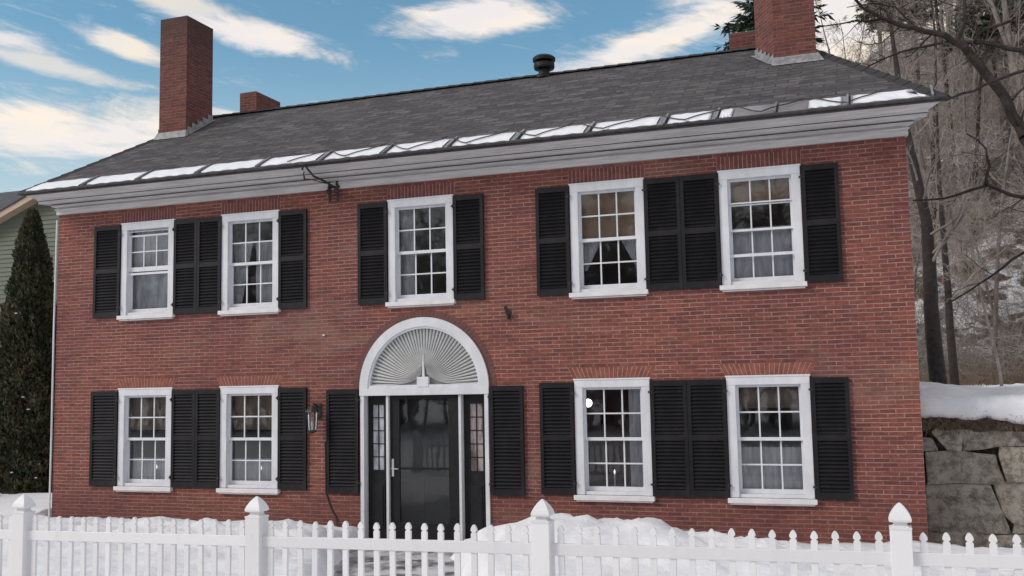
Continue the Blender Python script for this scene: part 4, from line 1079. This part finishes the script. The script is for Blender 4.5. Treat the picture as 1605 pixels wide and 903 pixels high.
# brush covering the wooded slope: nobody could count it
random.seed(44); br = MB()
for i in range(15000):
    y = 12.5+random.random()**1.3*52; x = random.uniform(11.5, 20+y*.25)
    p = Vector((x,y,hz(x,y)-.05)); H_ = random.uniform(.5,2.4)*(1 if y < 25 else 1.5)
    d = Vector((random.gauss(0,.75),random.gauss(0,.5),random.uniform(.3,1))).normalized(); H_ *= .8
    r_ = random.uniform(.004,.009)*(1+y/60)
    q = p+d*H_*.5; e = q+(d+Vector((random.gauss(0,.25),random.gauss(0,.25),0))).normalized()*H_*.5
    br.tube([p,q,e],[r_,r_*.7,r_*.3],3,False)
    for k in range(4):
        f_ = p.lerp(e, random.uniform(.3,.8)); g_ = f_+Vector((random.gauss(0,.8),random.gauss(0,.6),random.gauss(.2,.5)))*H_*.35
        br.tube([f_,g_],[r_*.6,r_*.3],3,False)
tag(br.build('undergrowth', M['twig']), 'tangle of bare brown brush covering the slope behind the stone wall', 'brush', kind='stuff')
random.seed(45); br = MB()
for i in range(1500):
    x = random.uniform(13.9, 18); y = 11.0+random.random()*2.6
    p = Vector((x,y,hz(x,y)-.05)); H_ = random.uniform(.15,.6); r_ = .005
    e = p+Vector((random.gauss(0,.35),random.gauss(0,.35),1))*H_
    br.tube([p,e],[r_,r_*.4],3,False)
tag(br.build('dead_weeds', M['grass']), 'low reddish-brown dead weeds at the far edge of the snowy terrace', 'weeds', kind='stuff')

# arborvitae at the left corner
def arbor(seed, H, n):
    rnd = random.Random(seed); T, Bf = MB(), MB()
    T.tube([(0,0,-.3),(0,0,H*.5),(0,0,H*.93)], [.13,.08,.01], 8)
    def radius(t, a): 
        base = (.86*(1-t)**.62 if t > .30 else .70+.15*t)*(1-.0*t)
        if t < .30: base = .86*(.70**.62)*(.94+.2*t)
        return base*(1+.34*noise.noise(Vector((math.cos(a)*1.8,math.sin(a)*1.8,t*12+seed)))+.22*noise.noise(Vector((math.cos(a)*4,math.sin(a)*4,t*30))))
    for i in range(n):
        t = rnd.random()**1.15; a = rnd.uniform(0,6.283); rr = radius(t,a)*(.42+.60*rnd.random()**.45)
        p = Vector((rr*math.cos(a), rr*math.sin(a), t*H*.985+.05))
        l = rnd.uniform(.06,.14); u_ = Vector((math.cos(a)*.45+rnd.gauss(0,.35),math.sin(a)*.45+rnd.gauss(0,.35),1)).normalized()*l
        wv = Vector((rnd.gauss(0,1),rnd.gauss(0,1),rnd.gauss(0,.3))).cross(u_).normalized()*l*.28
        Bf.add([p-wv*.4,p+u_*.55-wv,p+u_,p+u_*.55+wv], [(0,1,2,3)])
    for i in range(90):
        t = rnd.uniform(.03,.9); a = rnd.uniform(0,6.283); rr = radius(t,a)*.8
        T.tube([(0,0,t*H*.9),(rr*math.cos(a)*.5,rr*math.sin(a)*.5,t*H*.9+.1),(rr*math.cos(a),rr*math.sin(a),t*H*.9+.35)],[.02,.012,.004],3,False)
    return T, Bf
T, Bf = arbor(3, 6.15, 46000)
tree_thing('arborvitae', T, Bf, M['bark_dark'], M['arbor'], (-3.62,3.0,.15), 'tall narrow dark green arborvitae between the brick house and the green siding', 'tree', part2='foliage')
m = MB(); random.seed(9)
for i in range(9):
    a = random.uniform(-2.6,-.2); zz = random.uniform(.5,4.2); rr = .80*(1-zz/6.3)**.6
    c_ = Vector((rr*math.cos(a),rr*math.sin(a),zz)); n_ = 7; sz = random.uniform(.02,.045)
    m.lathe(c_, [(sz*.3,-sz*.35),(sz,-sz*.2),(sz*.9,sz*.15),(sz*.3,sz*.4)], n_)
m.build('caught_snow', M['snow_ice'], [o for o in col.objects if o.name.startswith('arborvitae')][0], smooth=True)['kind'] = 'stuff'
# snow-covered shrub under it
sr = empty('snowy_shrub', (-4.15,1.6,.1)); tag(sr, 'round shrub capped with snow behind the fence at the far left', 'shrub')
m = MB(); random.seed(4)
for i in range(260):
    a = random.uniform(0,6.28); e_ = random.uniform(.1,1.5); d = Vector((math.cos(a)*math.cos(e_),math.sin(a)*math.cos(e_),math.sin(e_)))
    q = d*random.uniform(.45,.80); m.tube([(0,0,0),q*.5+Vector((random.gauss(0,.05),random.gauss(0,.05),0)),q],[.012,.007,.003],3,False)
m.build('twigs', M['twig'], sr)
m = MB(); 
for i in range(9):
    for j in range(20):
        e_ = .35+1.2*i/8; a = 2*math.pi*j/20; r_ = .74+.12*noise.noise(Vector((math.cos(a)*2,math.sin(a)*2,e_*3)))
        m.v.append((math.cos(a)*math.cos(e_)*r_, math.sin(a)*math.cos(e_)*r_, math.sin(e_)*r_*.95))
for i in range(8):
    for j in range(20): m.f.append((i*20+j,i*20+(j+1)%20,(i+1)*20+(j+1)%20,(i+1)*20+j)); m.mi.append(0)
m.build('snow_cap', M['snow_ice'], sr, smooth=True)

# ------------------------------------------------------------------ neighbouring house
nb = empty('neighboring_house', (-8.2,8,0)); tag(nb, 'neighboring house with green clapboard siding and a tan gable board at the far left', 'house')
pkx, pkz, sl_ = 0.0, 7.97, .385; hwid = 6.5
m = MB()
zz = -.3; cl = .125
while zz < pkz-.1:                                     # clapboards as real stepped boards
    z2 = min(zz+cl, pkz-.02); def_w = lambda z: min(hwid, (pkz-.10-z)/sl_) if z > pkz-.10-hwid*sl_ else hwid
    wa, wb_ = def_w(zz), def_w(z2)
    if wb_ < .05: break
    m.add([(-wa,-.022,zz),(wa,-.022,zz),(wb_,0,z2),(-wb_,0,z2),(-wa,.0,zz),(wa,.0,zz)], [(0,1,2,3),(4,5,1,0)])
    zz = z2
m.add([(hwid,0,-.3),(hwid,7,-.3),(hwid,7,5.5),(hwid,0,5.5)], [(0,1,2,3)]); m.add([(-hwid,0,-.3),(-hwid,0,5.5),(-hwid,7,5.5),(-hwid,7,-.3)], [(0,1,2,3)])
m.build('wall', M['siding'], nb)
m = MB(); e_ = 7.0; t_ = .17
for s_ in (-1,1):
    ps = [(0,pkz),(s_*e_,pkz-e_*sl_),(s_*e_,pkz-e_*sl_-t_),(0,pkz-t_)]
    if s_ > 0: ps = ps[::-1]
    m.prism(ps, -.34, -.30); 
    m.add([(0,-.30,pkz-t_+.02),(s_*e_,-.30,pkz-e_*sl_-t_+.02),(s_*e_,.0,pkz-e_*sl_-t_+.02),(0,.0,pkz-t_+.02)], [(0,1,2,3)])
m.build('gable_board', M['tan'], nb)
m = MB()
for s_ in (-1,1):
    ps = [(0,-.38,pkz+.05),(s_*(e_+.1),-.38,pkz-(e_+.1)*sl_+.05),(s_*(e_+.1),8,pkz-(e_+.1)*sl_+.05),(0,8,pkz+.05)]
    m.add(ps+[(x,y,z-.045) for x,y,z in ps], [(0,1,2,3),(7,6,5,4),(0,4,5,1),(1,5,6,2)])
# main roof behind
m.add([(-14,1.0,7.1),(-4.6,1.0,7.1),(-4.6,5,9.42),(-14,5,9.42),(-14,9,7.1),(-4.6,9,7.1)], [(0,1,2,3),(3,2,5,4)])
m.build('roof', M['edge'], nb)
m = MB(); m.box((-13.8,1.3,-.3),(-4.8,8.7,7.15)); m.add([(-4.79,1.3,7.15),(-4.79,8.7,7.15),(-4.79,5,9.35)], [(0,1,2)]); m.build('rear_block', M['siding'], nb)

# wooded bank across the street, behind the viewer: it shows in the window glass
random.seed(60); wl = MB()
for i in range(260):
    x = random.uniform(-60,60); y = -36-random.random()*16; H_ = random.uniform(8,15)
    wl.tube([(x,y,-.2),(x+random.gauss(0,.3),y,H_*.6),(x+random.gauss(0,.6),y,H_)],[.18,.12,.02],5,False)
    for k in range(60):
        t = random.uniform(.1,1); L_ = (1.2-t)*H_*.30
        p = Vector((x,y,H_*t)); q = p+Vector((random.gauss(0,1),random.gauss(0,1),random.uniform(0,1))).normalized()*L_
        wl.tube([p,q],[.06,.03],3,False)
        for j in range(3):
            a_ = p.lerp(q, random.uniform(.3,.95)); wl.tube([a_,a_+Vector((random.gauss(0,1),random.gauss(0,1),random.uniform(0,1))).normalized()*L_*.5],[.045,.02],3,False)
tag(wl.build('woodland', M['twig']), 'line of bare trees across the street, behind the viewer', 'woodland', kind='stuff')
